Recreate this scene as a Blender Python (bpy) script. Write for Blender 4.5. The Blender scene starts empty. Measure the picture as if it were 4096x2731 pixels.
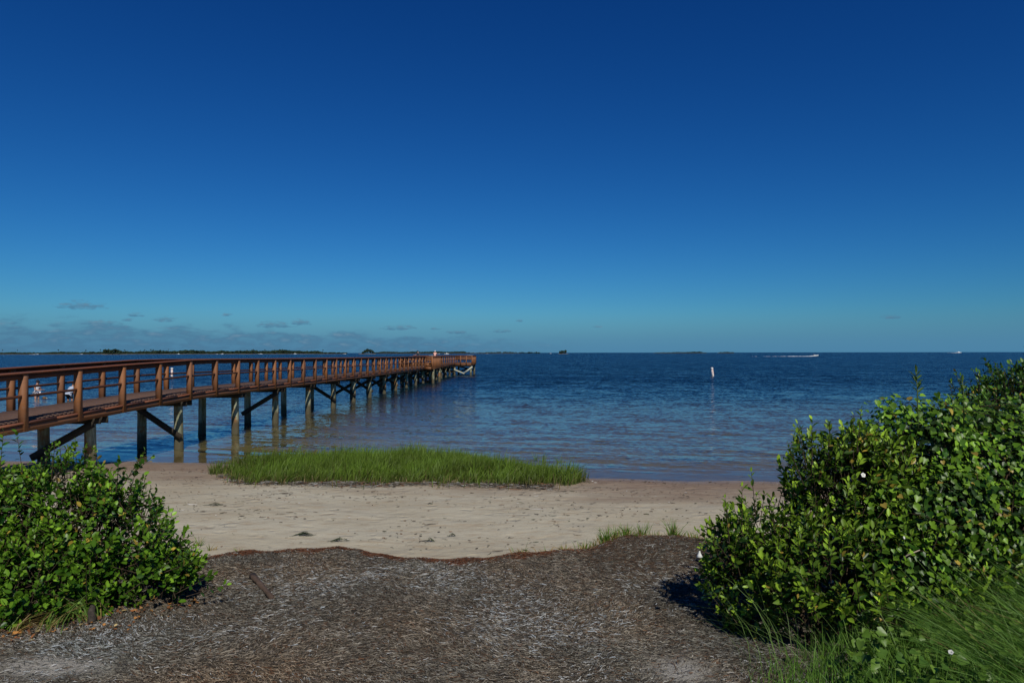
import bpy, math, random
import numpy as np
from mathutils import Vector, Matrix, Euler

random.seed(11)
rng = np.random.default_rng(11)
scene = bpy.context.scene
COL = scene.collection
R = math.radians
F = 2731.0            # focal length of the photograph in its own pixels
H = 3.06              # height of the camera above the water
PI = math.pi

# ------------------------------------------------------------------ helpers
def tag(o, label=None, cat=None, group=None, kind=None):
    if label: o['label'] = label
    if cat: o['category'] = cat
    if group: o['group'] = group
    if kind: o['kind'] = kind
    return o

def empty(name, loc=(0, 0, 0), rz=0.0):
    o = bpy.data.objects.new(name, None)
    o.empty_display_size = 0.2
    o.location = loc
    o.rotation_euler = (0, 0, rz)
    COL.objects.link(o)
    return o

def link(name, me, parent=None, loc=None, rot=None):
    o = bpy.data.objects.new(name, me)
    COL.objects.link(o)
    if parent is not None: o.parent = parent
    if loc is not None: o.location = loc
    if rot is not None: o.rotation_euler = rot
    return o

def raw_mesh(name, V, groups, mat=None, smooth=False, cols=None, attrs=None):
    """V (n,3); groups: list of int arrays (m,k)."""
    V = np.asarray(V, dtype=np.float32)
    me = bpy.data.meshes.new(name)
    me.vertices.add(len(V))
    me.vertices.foreach_set('co', V.ravel())
    groups = [np.asarray(g, dtype=np.int32) for g in groups if len(g)]
    nl = sum(g.size for g in groups); nf = sum(len(g) for g in groups)
    me.loops.add(nl); me.polygons.add(nf)
    me.loops.foreach_set('vertex_index', np.concatenate([g.ravel() for g in groups]))
    tot = np.concatenate([np.full(len(g), g.shape[1], dtype=np.int32) for g in groups])
    start = np.concatenate([[0], np.cumsum(tot)[:-1]]).astype(np.int32)
    me.polygons.foreach_set('loop_start', start)
    me.polygons.foreach_set('loop_total', tot)
    if smooth:
        me.polygons.foreach_set('use_smooth', np.ones(nf, dtype=bool))
    if mat is not None: me.materials.append(mat)
    if cols is not None:
        a = me.color_attributes.new('col', 'FLOAT_COLOR', 'POINT')
        c = np.ones((len(V), 4), dtype=np.float32); c[:, :3] = cols
        a.data.foreach_set('color', c.ravel())
    for k, v in (attrs or {}).items():
        a = me.attributes.new(k, 'FLOAT', 'POINT')
        a.data.foreach_set('value', np.asarray(v, dtype=np.float32))
    me.update(calc_edges=True)
    me.validate()
    return me

class MB:
    """collects boxes, beams, tubes, lathes; builds ONE mesh"""
    def __init__(self): self.V = []; self.G = {}; self.n = 0
    def add(self, verts, faces):
        self.V.extend([tuple(v) for v in verts])
        for f in faces:
            self.G.setdefault(len(f), []).append([i + self.n for i in f])
        self.n += len(verts)
    def box(self, x0, x1, y0, y1, z0, z1):
        v = [(x0,y0,z0),(x1,y0,z0),(x1,y1,z0),(x0,y1,z0),(x0,y0,z1),(x1,y0,z1),(x1,y1,z1),(x0,y1,z1)]
        self.add(v, [(0,3,2,1),(4,5,6,7),(0,1,5,4),(1,2,6,5),(2,3,7,6),(3,0,4,7)])
    def beam(self, p, q, w, h, up=(0,0,1)):
        p = Vector(p); q = Vector(q); d = (q-p).normalized()
        s = d.cross(Vector(up))
        if s.length < 1e-4: s = d.cross(Vector((1,0,0)))
        s.normalize(); u = s.cross(d)
        a = s*w/2; b = u*h/2
        v = [p-a-b, p+a-b, p+a+b, p-a+b, q-a-b, q+a-b, q+a+b, q-a+b]
        self.add(v, [(0,3,2,1),(4,5,6,7),(0,1,5,4),(1,2,6,5),(2,3,7,6),(3,0,4,7)])
    def sweep(self, w0, w1, lo, hi, pts):
        """cross-section w0..w1 x lo..hi carried along pts = [(y, z), ...]"""
        n = len(pts); v = []
        for (y, z) in pts:
            v += [(w0,y,z+lo),(w1,y,z+lo),(w1,y,z+hi),(w0,y,z+hi)]
        f = [(0,1,2,3), tuple(4*(n-1)+i for i in (3,2,1,0))]
        for i in range(n-1):
            a = 4*i; b = a+4
            for j in range(4):
                k = (j+1) % 4
                f.append((a+j, b+j, b+k, a+k))
        self.add(v, f)
    def tube(self, pts, rad, n=8, cap=True):
        pts = [Vector(p) for p in pts]; rings = []
        v = []
        for i, p in enumerate(pts):
            d = (pts[min(i+1, len(pts)-1)] - pts[max(i-1, 0)]).normalized()
            a = d.orthogonal().normalized() if abs(d.z) < .95 else Vector((1,0,0))
            a = (a - d*a.dot(d)).normalized(); b = d.cross(a)
            r = rad[i] if hasattr(rad, '__len__') else rad
            for k in range(n):
                t = 2*PI*k/n
                v.append(p + a*(r*math.cos(t)) + b*(r*math.sin(t)))
        f = []
        for i in range(len(pts)-1):
            for k in range(n):
                k2 = (k+1) % n
                f.append((i*n+k, i*n+k2, (i+1)*n+k2, (i+1)*n+k))
        if cap:
            f.append(tuple(range(n-1, -1, -1))); f.append(tuple((len(pts)-1)*n+k for k in range(n)))
        self.add(v, f)
    def mesh(self, name, mat=None, smooth=False):
        return raw_mesh(name, np.array([tuple(v) for v in self.V]), [np.array(g) for g in self.G.values()], mat, smooth)
    def build(self, name, mat, parent=None, smooth=False, loc=None):
        return link(name, self.mesh(name, mat, smooth), parent, loc)

def sn(p, seed=0, octaves=4, f0=1.0):
    """cheap smooth noise (sums of rotated sines), p (...,2|3) -> about -1..1"""
    r = np.random.default_rng(1000+seed)
    out = 0; amp = 1; tot = 0; f = f0
    for o in range(octaves):
        for k in range(3):
            d = r.normal(size=p.shape[-1]); d /= np.linalg.norm(d)
            out = out + amp*np.sin((p@d)*f*(1+.3*k) + r.uniform(0, 6.28)); tot += amp*.75
        amp *= .55; f *= 1.93
    return out/tot

def nrm(a): return a/np.maximum(np.linalg.norm(a, axis=-1, keepdims=True), 1e-9)
def sstep(a, b, x):
    t = np.clip((x-a)/(b-a), 0, 1); return t*t*(3-2*t)

def ribbons(P, side, width, col):
    """P (N,S,3), side (N,3), width (N,S), col (N,3)|(N,S,3) -> V, quads, C"""
    N, S, _ = P.shape
    off = side[:, None, :]*width[:, :, None]*.5
    V = np.stack([P-off, P+off], 2).reshape(-1, 3)
    base = (np.arange(N)*S*2)[:, None]+(np.arange(S-1)*2)[None, :]
    q = np.stack([base, base+1, base+3, base+2], -1).reshape(-1, 4)
    if col.ndim == 2: col = np.repeat(col[:, None, :], S, 1)
    C = np.repeat(col, 2, 1).reshape(-1, 3)
    return V, q, C

def tubes(P, rad, n=4):
    N, S, _ = P.shape
    d = nrm(np.concatenate([P[:, 1:]-P[:, :-1], P[:, -1:]-P[:, -2:-1]], 1))
    ref = np.where(np.abs(d[..., 2:3]) > .8, np.array([1., 0, 0]), np.array([0, 0, 1.]))
    a = nrm(np.cross(d, ref)); b = np.cross(d, a)
    t = np.arange(n)*2*PI/n
    V = P[:, :, None, :]+rad[:, :, None, None]*(a[:, :, None, :]*np.cos(t)[None, None, :, None]+b[:, :, None, :]*np.sin(t)[None, None, :, None])
    base = (np.arange(N)*S*n)[:, None, None]+(np.arange(S-1)*n)[None, :, None]
    k = np.arange(n)[None, None, :]; k2 = (k+1) % n
    q = np.stack([base+k, base+k2, base+n+k2, base+n+k], -1).reshape(-1, 4)
    return V.reshape(-1, 3), q

# ------------------------------------------------------------------ materials
def new_mat(name):
    m = bpy.data.materials.new(name); m.use_nodes = True
    nt = m.node_tree
    for n in list(nt.nodes): nt.nodes.remove(n)
    out = nt.nodes.new('ShaderNodeOutputMaterial')
    return m, nt, out

class NT:
    def __init__(self, nt): self.nt = nt
    def n(self, typ, **kw):
        nd = self.nt.nodes.new(typ)
        for k, v in kw.items():
            if k.startswith('i_'): nd.inputs[k[2:].replace('_', ' ')].default_value = v
            else: setattr(nd, k, v)
        return nd
    def l(self, a, b): self.nt.links.new(a, b)
    def math(self, op, a, b=None, c=None, clamp=False):
        nd = self.nt.nodes.new('ShaderNodeMath'); nd.operation = op; nd.use_clamp = clamp
        for i, x in enumerate((a, b, c)):
            if x is None: continue
            if isinstance(x, (int, float)): nd.inputs[i].default_value = x
            else: self.l(x, nd.inputs[i])
        return nd.outputs[0]
    def mix(self, fac, a, b, blend='MIX'):
        nd = self.nt.nodes.new('ShaderNodeMix'); nd.data_type = 'RGBA'; nd.blend_type = blend
        for i, x in ((0, fac), (6, a), (7, b)):
            if isinstance(x, (int, float)): nd.inputs[i].default_value = x
            elif isinstance(x, (tuple, list)): nd.inputs[i].default_value = (*x[:3], 1)
            else: self.l(x, nd.inputs[i])
        return nd.outputs[2]
    def noise(self, vec, scale, detail=4, rough=.55, dist=0.0):
        nd = self.nt.nodes.new('ShaderNodeTexNoise')
        nd.inputs['Scale'].default_value = scale; nd.inputs['Detail'].default_value = detail
        nd.inputs['Roughness'].default_value = rough; nd.inputs['Distortion'].default_value = dist
        if vec is not None: self.l(vec, nd.inputs['Vector'])
        return nd
    def ramp(self, fac, stops):
        nd = self.nt.nodes.new('ShaderNodeValToRGB'); cr = nd.color_ramp
        while len(cr.elements) < len(stops): cr.elements.new(.5)
        for e, (p, c) in zip(cr.elements, stops):
            e.position = p; e.color = (*c, 1) if len(c) == 3 else c
        self.l(fac, nd.inputs[0]); return nd.outputs[0]
    def mapping(self, vec, scale=(1,1,1), rot=(0,0,0), loc=(0,0,0)):
        nd = self.nt.nodes.new('ShaderNodeMapping')
        nd.inputs['Scale'].default_value = scale; nd.inputs['Rotation'].default_value = rot; nd.inputs['Location'].default_value = loc
        self.l(vec, nd.inputs['Vector']); return nd.outputs[0]
    def smooth(self, x, a, b):
        nd = self.nt.nodes.new('ShaderNodeMapRange'); nd.interpolation_type = 'SMOOTHSTEP'
        self.l(x, nd.inputs['Value'])
        for nm, v in (('From Min', a), ('From Max', b)):
            if isinstance(v, (int, float)): nd.inputs[nm].default_value = v
            else: self.l(v, nd.inputs[nm])
        return nd.outputs[0]

def wood_mat(name, c0, c1, grain=(3, 60, 60), rough=.7, worn=None, bump=.3, world=False):
    m, nt, out = new_mat(name); t = NT(nt)
    tc = t.n('ShaderNodeTexCoord')
    vec = tc.outputs['Object']
    geo = t.n('ShaderNodeNewGeometry')
    n1 = t.noise(t.mapping(vec, grain), 1.0, 5, .6)
    n2 = t.noise(geo.outputs['Position'], 1.7, 4, .6)
    n3 = t.noise(geo.outputs['Position'], 14, 3, .6)
    f = t.math('MULTIPLY_ADD', n2.outputs[0], .6, t.math('MULTIPLY', n1.outputs[0], .4))
    col = t.mix(t.smooth(f, .3, .7), c0, c1)
    oi = t.n('ShaderNodeObjectInfo')     # every board and post weathered a little differently
    hv = t.n('ShaderNodeHueSaturation'); t.l(t.math('ADD', .80, t.math('MULTIPLY', oi.outputs['Random'], .38)), hv.inputs['Value'])
    t.l(t.math('ADD', .80, t.math('MULTIPLY', n2.outputs[0], .4)), hv.inputs['Saturation']); t.l(col, hv.inputs['Color']); col = hv.outputs[0]
    if worn:
        k = t.math('MULTIPLY', t.smooth(n3.outputs[0], .57, .72), .6)
        col = t.mix(k, col, worn)
    b = t.n('ShaderNodeBsdfPrincipled')
    t.l(col, b.inputs['Base Color']); b.inputs['Roughness'].default_value = rough
    b.inputs['Specular IOR Level'].default_value = .3
    bp = t.n('ShaderNodeBump'); bp.inputs['Strength'].default_value = bump; bp.inputs['Distance'].default_value = .01
    t.l(n1.outputs[0], bp.inputs['Height']); t.l(bp.outputs[0], b.inputs['Normal'])
    t.l(b.outputs[0], out.inputs[0])
    return m

def plain_mat(name, c, rough=.6, var=.15, scale=8, spec=.4):
    m, nt, out = new_mat(name); t = NT(nt)
    geo = t.n('ShaderNodeTexCoord')
    n = t.noise(geo.outputs['Object'], scale, 4, .6)
    c0 = tuple(x*(1-var) for x in c); c1 = tuple(min(1, x*(1+var)) for x in c)
    col = t.mix(t.smooth(n.outputs[0], .3, .7), c0, c1)
    b = t.n('ShaderNodeBsdfPrincipled'); t.l(col, b.inputs['Base Color'])
    b.inputs['Roughness'].default_value = rough; b.inputs['Specular IOR Level'].default_value = spec
    t.l(b.outputs[0], out.inputs[0]); return m

def attr_mat(name, rough=.5, spec=.4, trans=.25, tint=(1.1, 1.25, .5), gain=1.0):
    """colour per leaf / blade / strand comes from the mesh attribute 'col'"""
    m, nt, out = new_mat(name); t = NT(nt)
    a = t.n('ShaderNodeAttribute', attribute_name='col')
    b = t.n('ShaderNodeBsdfPrincipled'); t.l(a.outputs['Color'], b.inputs['Base Color'])
    b.inputs['Roughness'].default_value = rough; b.inputs['Specular IOR Level'].default_value = spec
    if trans > 0:
        tr = t.n('ShaderNodeBsdfTranslucent')
        t.l(t.mix(1.0, a.outputs['Color'], tint, 'MULTIPLY'), tr.inputs['Color'])
        mx = t.n('ShaderNodeMixShader'); mx.inputs[0].default_value = trans
        t.l(b.outputs[0], mx.inputs[1]); t.l(tr.outputs[0], mx.inputs[2]); t.l(mx.outputs[0], out.inputs[0])
    else:
        t.l(b.outputs[0], out.inputs[0])
    return m

M = {}
M['paint'] = wood_mat('red_brown_paint', (.190,.077,.030), (.25,.107,.045), (4,4,30), .65, (.20,.12,.085))
M['paint_rail'] = wood_mat('weathered_shaded_rail', (.055,.022,.012), (.13,.048,.024), (25,3,25), .8, (.09,.06,.045))  # weathered brown, darkened further for the shadow band under the cap
M['cap_paint'] = wood_mat('red_brown_cap', (.16,.055,.026), (.24,.088,.046), (30,2,30), .7, (.24,.14,.10))
M['deck'] = wood_mat('brown_decking', (.125,.070,.048), (.175,.102,.072), (3,50,10), .85, (.24,.15,.11))
M['joist'] = wood_mat('dark_joist', (.03,.025,.017), (.06,.048,.034), (20,3,20), .9)
M['newbrace'] = wood_mat('pale_timber', (.42,.43,.32), (.55,.55,.43), (4,4,40), .8)

def pile_mat():
    m, nt, out = new_mat('weathered_pile'); t = NT(nt)
    geo = t.n('ShaderNodeNewGeometry')
    sp = t.n('ShaderNodeSeparateXYZ'); t.l(geo.outputs['Position'], sp.inputs[0])
    n1 = t.noise(t.mapping(geo.outputs['Position'], (9, 9, 1.3)), 1.0, 5, .65)
    n2 = t.noise(geo.outputs['Position'], 2.3, 4, .6)
    green = t.mix(t.smooth(n1.outputs[0], .35, .65), (.115,.12,.06), (.37,.38,.26))
    col = t.mix(t.smooth(n2.outputs[0], .50, .62), green, (.26,.12,.035))
    zz = t.math('ADD', sp.outputs[2], t.math('MULTIPLY', t.math('SUBTRACT', n1.outputs[0], .5), .35))
    wet = t.smooth(zz, .62, .36)         # tide band: barnacle and mud stain above the water
    col = t.mix(t.math('MULTIPLY', wet, .92), col, (.075,.062,.032))
    b = t.n('ShaderNodeBsdfPrincipled'); t.l(col, b.inputs['Base Color']); b.inputs['Roughness'].default_value = .85
    bp = t.n('ShaderNodeBump'); bp.inputs['Strength'].default_value = .5; bp.inputs['Distance'].default_value = .02
    t.l(n1.outputs[0], bp.inputs['Height']); t.l(bp.outputs[0], b.inputs['Normal'])
    t.l(b.outputs[0], out.inputs[0]); return m
M['pile'] = pile_mat()

# ------------------------------------------------------------------ terrain shape
SX = np.array([-60,-20,-12,-8.4,-5,-2,0,1.85,5.6,10,25,80.])
SY = np.array([21.5,20,19.3,19.0,18.6,18.0,17.2,16.65,16.2,15.6,15,14.])
def shoreline(X): return np.interp(X, SX, SY) + .10*np.sin(X*1.1+.5) + .05*np.sin(X*2.7)
CX = np.array([-9,-6,-4.0,-3.24,-2.23,-1.37,-.81,-.15,.76,1.1,1.46,2.16,2.5,3.5,6.,9])
CY = np.array([8.1,8.0,8.09,8.45,8.73,8.38,8.28,8.34,8.62,8.8,9.12,9.3,9.1,8.9,8.9,9])
def crest(X): return np.interp(X, CX, CY) + .03*np.sin(X*5.1) + .025*np.sin(X*11.3+1)
def sand_z(X, Y):
    P = np.stack([X, Y], -1)
    d = shoreline(X) - Y
    land = np.where(d > 0, .034*np.minimum(d, 13) + .05*sstep(0, 1.2, d), 0)
    land = land + .016*sn(P, 3, 3, 1.3)*sstep(.3, 2.5, d) + .006*sn(P, 4, 3, 6)*sstep(.5, 3, d)
    land = land + .35*sstep(2.2, 5.5, X)*sstep(8.5, 5, Y)*sstep(30, 10, np.abs(X))
    s = -d
    sh = 1-.55*sstep(-1.0, -7.0, X)*sstep(16, 4, s)
    sea = -.024*sh*np.clip(s, 0, 60) - .016*np.clip(s-60, 0, 150)
    sea = sea + .006*sn(P*np.array([.5, 1.6]), 9, 2, 3)*sstep(.4, 2, s)
    return np.where(d > 0, land, sea)
def wrack_t(X, Y):
    P = np.stack([X, Y], -1)
    c = crest(X)
    up = .235 + .07*sstep(.9, 1.6, X)*sstep(7, 9, Y)
    T = up*sstep(.50, -.12, Y-c) * (1-.35*sstep(0, 3.2, c-Y))
    T = T + .028*sn(P, 21, 3, 1.9)*sstep(.35, -.2, Y-c) + .018*sn(P, 22, 3, 6)*sstep(.3, -.1, Y-c)
    return T - .03*sstep(.2, .5, Y-c)
def top_z(X, Y):
    return sand_z(X, Y) + np.maximum(wrack_t(X, Y), 0)
def gz(x, y): return float(top_z(np.array([float(x)]), np.array([float(y)]))[0])

def axis_grid(lo, hi, step, far, g=1.22):
    a = list(np.arange(lo, hi+1e-6, step))
    s = step; x = hi
    up = []
    while x < far: s *= g; x += s; up.append(x)
    s = step; x = lo; dn = []
    while x > -far: s *= g; x -= s; dn.append(x)
    return np.array(dn[::-1]+a+up)
def grid_mesh(name, xs, ys, zf, mat, smooth=True, attrs=None, cols=None):
    X, Y = np.meshgrid(xs, ys)
    Z = zf(X, Y)
    V = np.stack([X, Y, Z], -1).reshape(-1, 3)
    nx = len(xs); ny = len(ys)
    i = (np.arange(ny-1)*nx)[:, None]+np.arange(nx-1)[None, :]
    q = np.stack([i, i+1, i+nx+1, i+nx], -1).reshape(-1, 4)
    at = {k: f(X, Y).ravel() for k, f in (attrs or {}).items()}
    return raw_mesh(name, V, [q], mat, smooth, attrs=at)

# ------------------------------------------------------------------ sand
def sand_mat():
    m, nt, out = new_mat('beach_sand'); t = NT(nt)
    geo = t.n('ShaderNodeNewGeometry'); P = geo.outputs['Position']
    d = t.n('ShaderNodeAttribute', attribute_name='inland').outputs['Fac']
    big = t.noise(t.mapping(P, (.5, 1.3, 1)), .7, 5, .6).outputs[0]
    mid = t.noise(t.mapping(P, (1.0, 2.6, 1)), 2.2, 5, .65).outputs[0]
    fine = t.noise(P, 26, 4, .7).outputs[0]
    grain = t.noise(P, 140, 2, .6).outputs[0]
    dry = t.mix(t.smooth(big, .35, .65), (.415,.365,.258), (.465,.422,.312))
    dry = t.mix(t.math('MULTIPLY', t.smooth(mid, .5, .68), .7), dry, (.36,.28,.18))
    spot = t.noise(t.mapping(P, (1, 1.8, 1)), 6.5, 5, .75).outputs[0]
    dry = t.mix(t.math('MULTIPLY', t.smooth(spot, .58, .72), .38), dry, (.26,.205,.14))
    dry = t.mix(t.math('MULTIPLY', t.smooth(fine, .56, .72), .6), dry, (.25,.20,.15))
    dry = t.mix(t.math('MULTIPLY', t.math('SUBTRACT', grain, .5), .5, clamp=True), dry, (.2,.17,.14))
    damp = t.mix(t.smooth(mid, .35, .65), (.20,.138,.095), (.265,.195,.135))
    damp = t.mix(t.math('MULTIPLY', t.smooth(fine, .60, .74), .4), damp, (.12,.09,.07))
    e = t.math('ADD', d, t.math('MULTIPLY', t.math('SUBTRACT', big, .5), 4.5))
    e = t.math('ADD', e, t.math('MULTIPLY', t.math('SUBTRACT', mid, .5), .8))
    col = t.mix(t.smooth(e, .9, 5.0), damp, dry)
    # sea bed: brown silt and weed beyond the first metres
    weed = t.noise(t.mapping(P, (.25, .6, 1)), .8, 5, .65).outputs[0]
    bed = t.mix(t.smooth(weed, .38, .62), (.37,.30,.195), (.25,.205,.13))
    col = t.mix(t.smooth(d, -.2, -5.5), col, bed)
    b = t.n('ShaderNodeBsdfPrincipled'); t.l(col, b.inputs['Base Color'])
    wet = t.smooth(d, .9, .05)
    rr = t.math('SUBTRACT', .95, t.math('MULTIPLY', wet, .55)); t.l(rr, b.inputs['Roughness'])
    b.inputs['Specular IOR Level'].default_value = .25
    bp = t.n('ShaderNodeBump'); bp.inputs['Strength'].default_value = .7; bp.inputs['Distance'].default_value = .03
    h = t.math('ADD', t.math('MULTIPLY', t.noise(t.mapping(P, (1, 1.5, 1)), 5.5, 4, .6).outputs[0], .9), t.math('MULTIPLY', fine, .25))
    vo = t.n('ShaderNodeTexVoronoi', feature='SMOOTH_F1'); vo.inputs['Scale'].default_value = 2.7; vo.inputs['Smoothness'].default_value = .25
    wn = t.noise(P, 4, 2, .5); va = t.n('ShaderNodeVectorMath', operation='SCALE'); t.l(wn.outputs['Color'], va.inputs[0]); va.inputs['Scale'].default_value = .25
    vb = t.n('ShaderNodeVectorMath', operation='ADD'); t.l(P, vb.inputs[0]); t.l(va.outputs[0], vb.inputs[1]); t.l(vb.outputs[0], vo.inputs['Vector'])
    trod = t.smooth(t.noise(P, .55, 3, .6).outputs[0], .42, .60)      # trodden stretches with footprints
    h = t.math('ADD', h, t.math('MULTIPLY', t.math('MULTIPLY', t.smooth(vo.outputs['Distance'], .10, .36), 1.3), trod))
    t.l(h, bp.inputs['Height']); t.l(bp.outputs[0], b.inputs['Normal'])
    t.l(b.outputs[0], out.inputs[0]); return m
xs = axis_grid(-12, 10, .07, 7000); ys = axis_grid(3, 22, .07, 9000)
ys = ys[ys > -300]
sand = link('beach_and_seabed', grid_mesh('sand', xs, ys, sand_z, sand_mat(), attrs={'inland': lambda X, Y: np.clip(shoreline(X)-Y, -500, 20)}))
sand.name = 'beach'
tag(sand, 'pale sandy beach running down under the water', kind='structure')

# ------------------------------------------------------------------ water
def water_mat():
    m, nt, out = new_mat('bay_water'); t = NT(nt)
    geo = t.n('ShaderNodeNewGeometry'); P = geo.outputs['Position']
    dep = t.n('ShaderNodeAttribute', attribute_name='depth').outputs['Fac']
    def slope(scale, sx, sy, ax, ay, rot, det=2, w=0, rough=.55):
        rt = t.n('ShaderNodeVectorRotate', rotation_type='Z_AXIS'); t.l(P, rt.inputs['Vector']); rt.inputs['Angle'].default_value = R(rot)
        n = t.noise(t.mapping(rt.outputs[0], (sx, sy, 1), (0, 0, 0), (w, w, 0)), scale, det, rough, .35)
        s = t.n('ShaderNodeSeparateXYZ'); t.l(n.outputs['Color'], s.inputs[0])
        return (t.math('MULTIPLY', t.math('SUBTRACT', s.outputs[0], .5), ax),
                t.math('MULTIPLY', t.math('SUBTRACT', s.outputs[1], .5), ay))
    layers = [slope(.30, .5, 1.0, .15, .20, 16, 2, 3.1), slope(1.25, .6, 1.0, .55, .85, 12, 4, 7.7, .75),
              slope(5.5, .8, 1.0, 1.1, 1.5, 20, 3, 1.3, .8)]
    sxx = layers[0][0]; syy = layers[0][1]
    for a, b in layers[1:]:
        sxx = t.math('ADD', sxx, a); syy = t.math('ADD', syy, b)
    # calmer in the last shallow metres, patches of wind beyond
    deep = t.smooth(dep, .25, 1.5)
    calm = t.math('ADD', .30, t.math('MULTIPLY', t.smooth(dep, .05, .55), .55))
    wind = t.noise(t.mapping(P, (.018, .07, 1)), 1.0, 3, .6).outputs[0]
    calm = t.math('MULTIPLY', calm, t.math('ADD', .75, t.math('MULTIPLY', wind, .5)))
    edge = t.math('ADD', .2, t.math('MULTIPLY', t.smooth(dep, .012, .06), .8))
    calm = t.math('MULTIPLY', calm, edge)
    sxx = t.math('MULTIPLY', sxx, calm); syy = t.math('MULTIPLY', syy, calm)
    # long low wavelets rolling on to the last shallows
    rt = t.n('ShaderNodeVectorRotate', rotation_type='Z_AXIS'); t.l(P, rt.inputs['Vector']); rt.inputs['Angle'].default_value = R(14)
    wv = t.noise(t.mapping(rt.outputs[0], (.22, 1.5, 1)), 1.25, 2, .5, .6).outputs[0]
    shore = t.math('MULTIPLY', t.smooth(dep, .50, .15), t.smooth(dep, .0, .03))
    syy = t.math('ADD', syy, t.math('MULTIPLY', t.math('MULTIPLY', t.math('SUBTRACT', wv, .5), .34), shore))
    cb = t.n('ShaderNodeCombineXYZ'); t.l(sxx, cb.inputs[0]); t.l(t.math('SUBTRACT', syy, t.math('ADD', t.math('MULTIPLY', edge, .03), t.math('MULTIPLY', deep, .16))), cb.inputs[1]); cb.inputs[2].default_value = 1
    nn = t.n('ShaderNodeVectorMath', operation='NORMALIZE'); t.l(cb.outputs[0], nn.inputs[0])
    N = nn.outputs[0]
    fr = t.n('ShaderNodeFresnel'); fr.inputs['IOR'].default_value = 1.33; t.l(N, fr.inputs['Normal'])
    gl = t.n('ShaderNodeBsdfGlossy'); gl.inputs['Roughness'].default_value = .06; t.l(N, gl.inputs['Normal'])
    gl.inputs['Color'].default_value = (1, 1, 1, 1)
    tr = t.n('ShaderNodeBsdfTransparent'); tr.inputs['Color'].default_value = (.86, .90, .72, 1)
    df = t.n('ShaderNodeBsdfDiffuse')
    body = t.mix(t.smooth(dep, .12, .80), (.125,.108,.068), (.003,.015,.026))
    t.l(body, df.inputs['Color'])
    k = t.math('SUBTRACT', 1.0, t.math('POWER', 2.718, t.math('MULTIPLY', dep, -2.3)), clamp=True)
    m1 = t.n('ShaderNodeMixShader'); t.l(k, m1.inputs[0]); t.l(tr.outputs[0], m1.inputs[1]); t.l(df.outputs[0], m1.inputs[2])
    m2 = t.n('ShaderNodeMixShader'); t.l(fr.outputs[0], m2.inputs[0]); t.l(m1.outputs[0], m2.inputs[1]); t.l(gl.outputs[0], m2.inputs[2])
    t.l(m2.outputs[0], out.inputs[0]); return m
xs = axis_grid(-14, 12, .35, 30000, 1.25); ys = np.concatenate([np.arange(14.0, 24, .12), axis_grid(24, 60, .5, 40000, 1.25)])
ys = np.unique(np.round(ys[ys >= 14.0], 4))
water = link('water', grid_mesh('water', xs, ys, lambda X, Y: 0*X, water_mat(), attrs={'depth': lambda X, Y: np.clip(-sand_z(X, Y), 0, 10)}))
tag(water, 'rippled blue bay water turning brown in the shallows', kind='structure')

# ------------------------------------------------------------------ seaweed wrack
def wrack_mat():
    m, nt, out = new_mat('dry_seaweed_mat'); t = NT(nt)
    geo = t.n('ShaderNodeNewGeometry'); P = geo.outputs['Position']
    n0 = t.noise(P, 1.2, 5, .6).outputs[0]
    wob = t.noise(P, 2.2, 3, .6)
    v = t.n('ShaderNodeVectorMath', operation='ADD'); t.l(P, v.inputs[0])
    sc = t.n('ShaderNodeVectorMath', operation='SCALE'); t.l(wob.outputs['Color'], sc.inputs[0]); sc.inputs['Scale'].default_value = .5
    t.l(sc.outputs[0], v.inputs[1])
    n1 = t.noise(t.mapping(v.outputs[0], (22, 70, 30)), 1.0, 5, .7).outputs[0]
    n2 = t.noise(P, 60, 4, .7).outputs[0]
    col = t.mix(t.smooth(n1, .35, .68), (.05,.042,.031), (.18,.155,.118))
    col = t.mix(t.math('MULTIPLY', t.smooth(n0, .45, .65), .35), col, (.16,.10,.06))
    col = t.mix(t.math('MULTIPLY', t.smooth(n2, .58, .72), .5), col, (.30,.28,.25))
    rim = t.n('ShaderNodeAttribute', attribute_name='rim').outputs['Fac']
    col = t.mix(t.math('MULTIPLY', rim, .85), col, (.11,.045,.02))
    thin = t.n('ShaderNodeAttribute', attribute_name='thin').outputs['Fac']
    tf = t.math('MULTIPLY', thin, t.smooth(n2, .28, .50))
    col = t.mix(tf, col, (.46,.43,.37))
    b = t.n('ShaderNodeBsdfPrincipled'); t.l(col, b.inputs['Base Color']); b.inputs['Roughness'].default_value = .95
    b.inputs['Specular IOR Level'].default_value = .15
    bp = t.n('ShaderNodeBump'); bp.inputs['Strength'].default_value = 1.0; bp.inputs['Distance'].default_value = .03
    t.l(t.math('ADD', n1, t.math('MULTIPLY', n2, .5)), bp.inputs['Height']); t.l(bp.outputs[0], b.inputs['Normal'])
    t.l(b.outputs[0], out.inputs[0]); return m
def rimf(X, Y): return sstep(-.30, -.12, Y-crest(X)+.06*np.sin(X*7)+.05*np.sin(X*17)) * (1-.6*sstep(.2, 1.2, X))
def thinf(X, Y):
    a = sstep(.55, .0, np.hypot((X+3.55)/1.5, (Y-5.25)/.55))
    b = sstep(1.0, .1, np.hypot((X-1.30)/.48, (Y-5.30)/.50))
    return np.clip(a*1.4+b, 0, 1)
xs = np.arange(-10, 7.5, .045); ys = np.arange(2.0, 10.4, .045)
def wz(X, Y):
    T = wrack_t(X, Y); return sand_z(X, Y)+np.where(T > .004, T, -.06)
wr = link('seaweed_wrack', grid_mesh('wrack', xs, ys, wz, wrack_mat(), attrs={'rim': rimf, 'thin': thinf}))
tag(wr, 'grey brown mound of dried seaweed heaped along the top of the beach', 'seaweed', kind='stuff')

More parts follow.
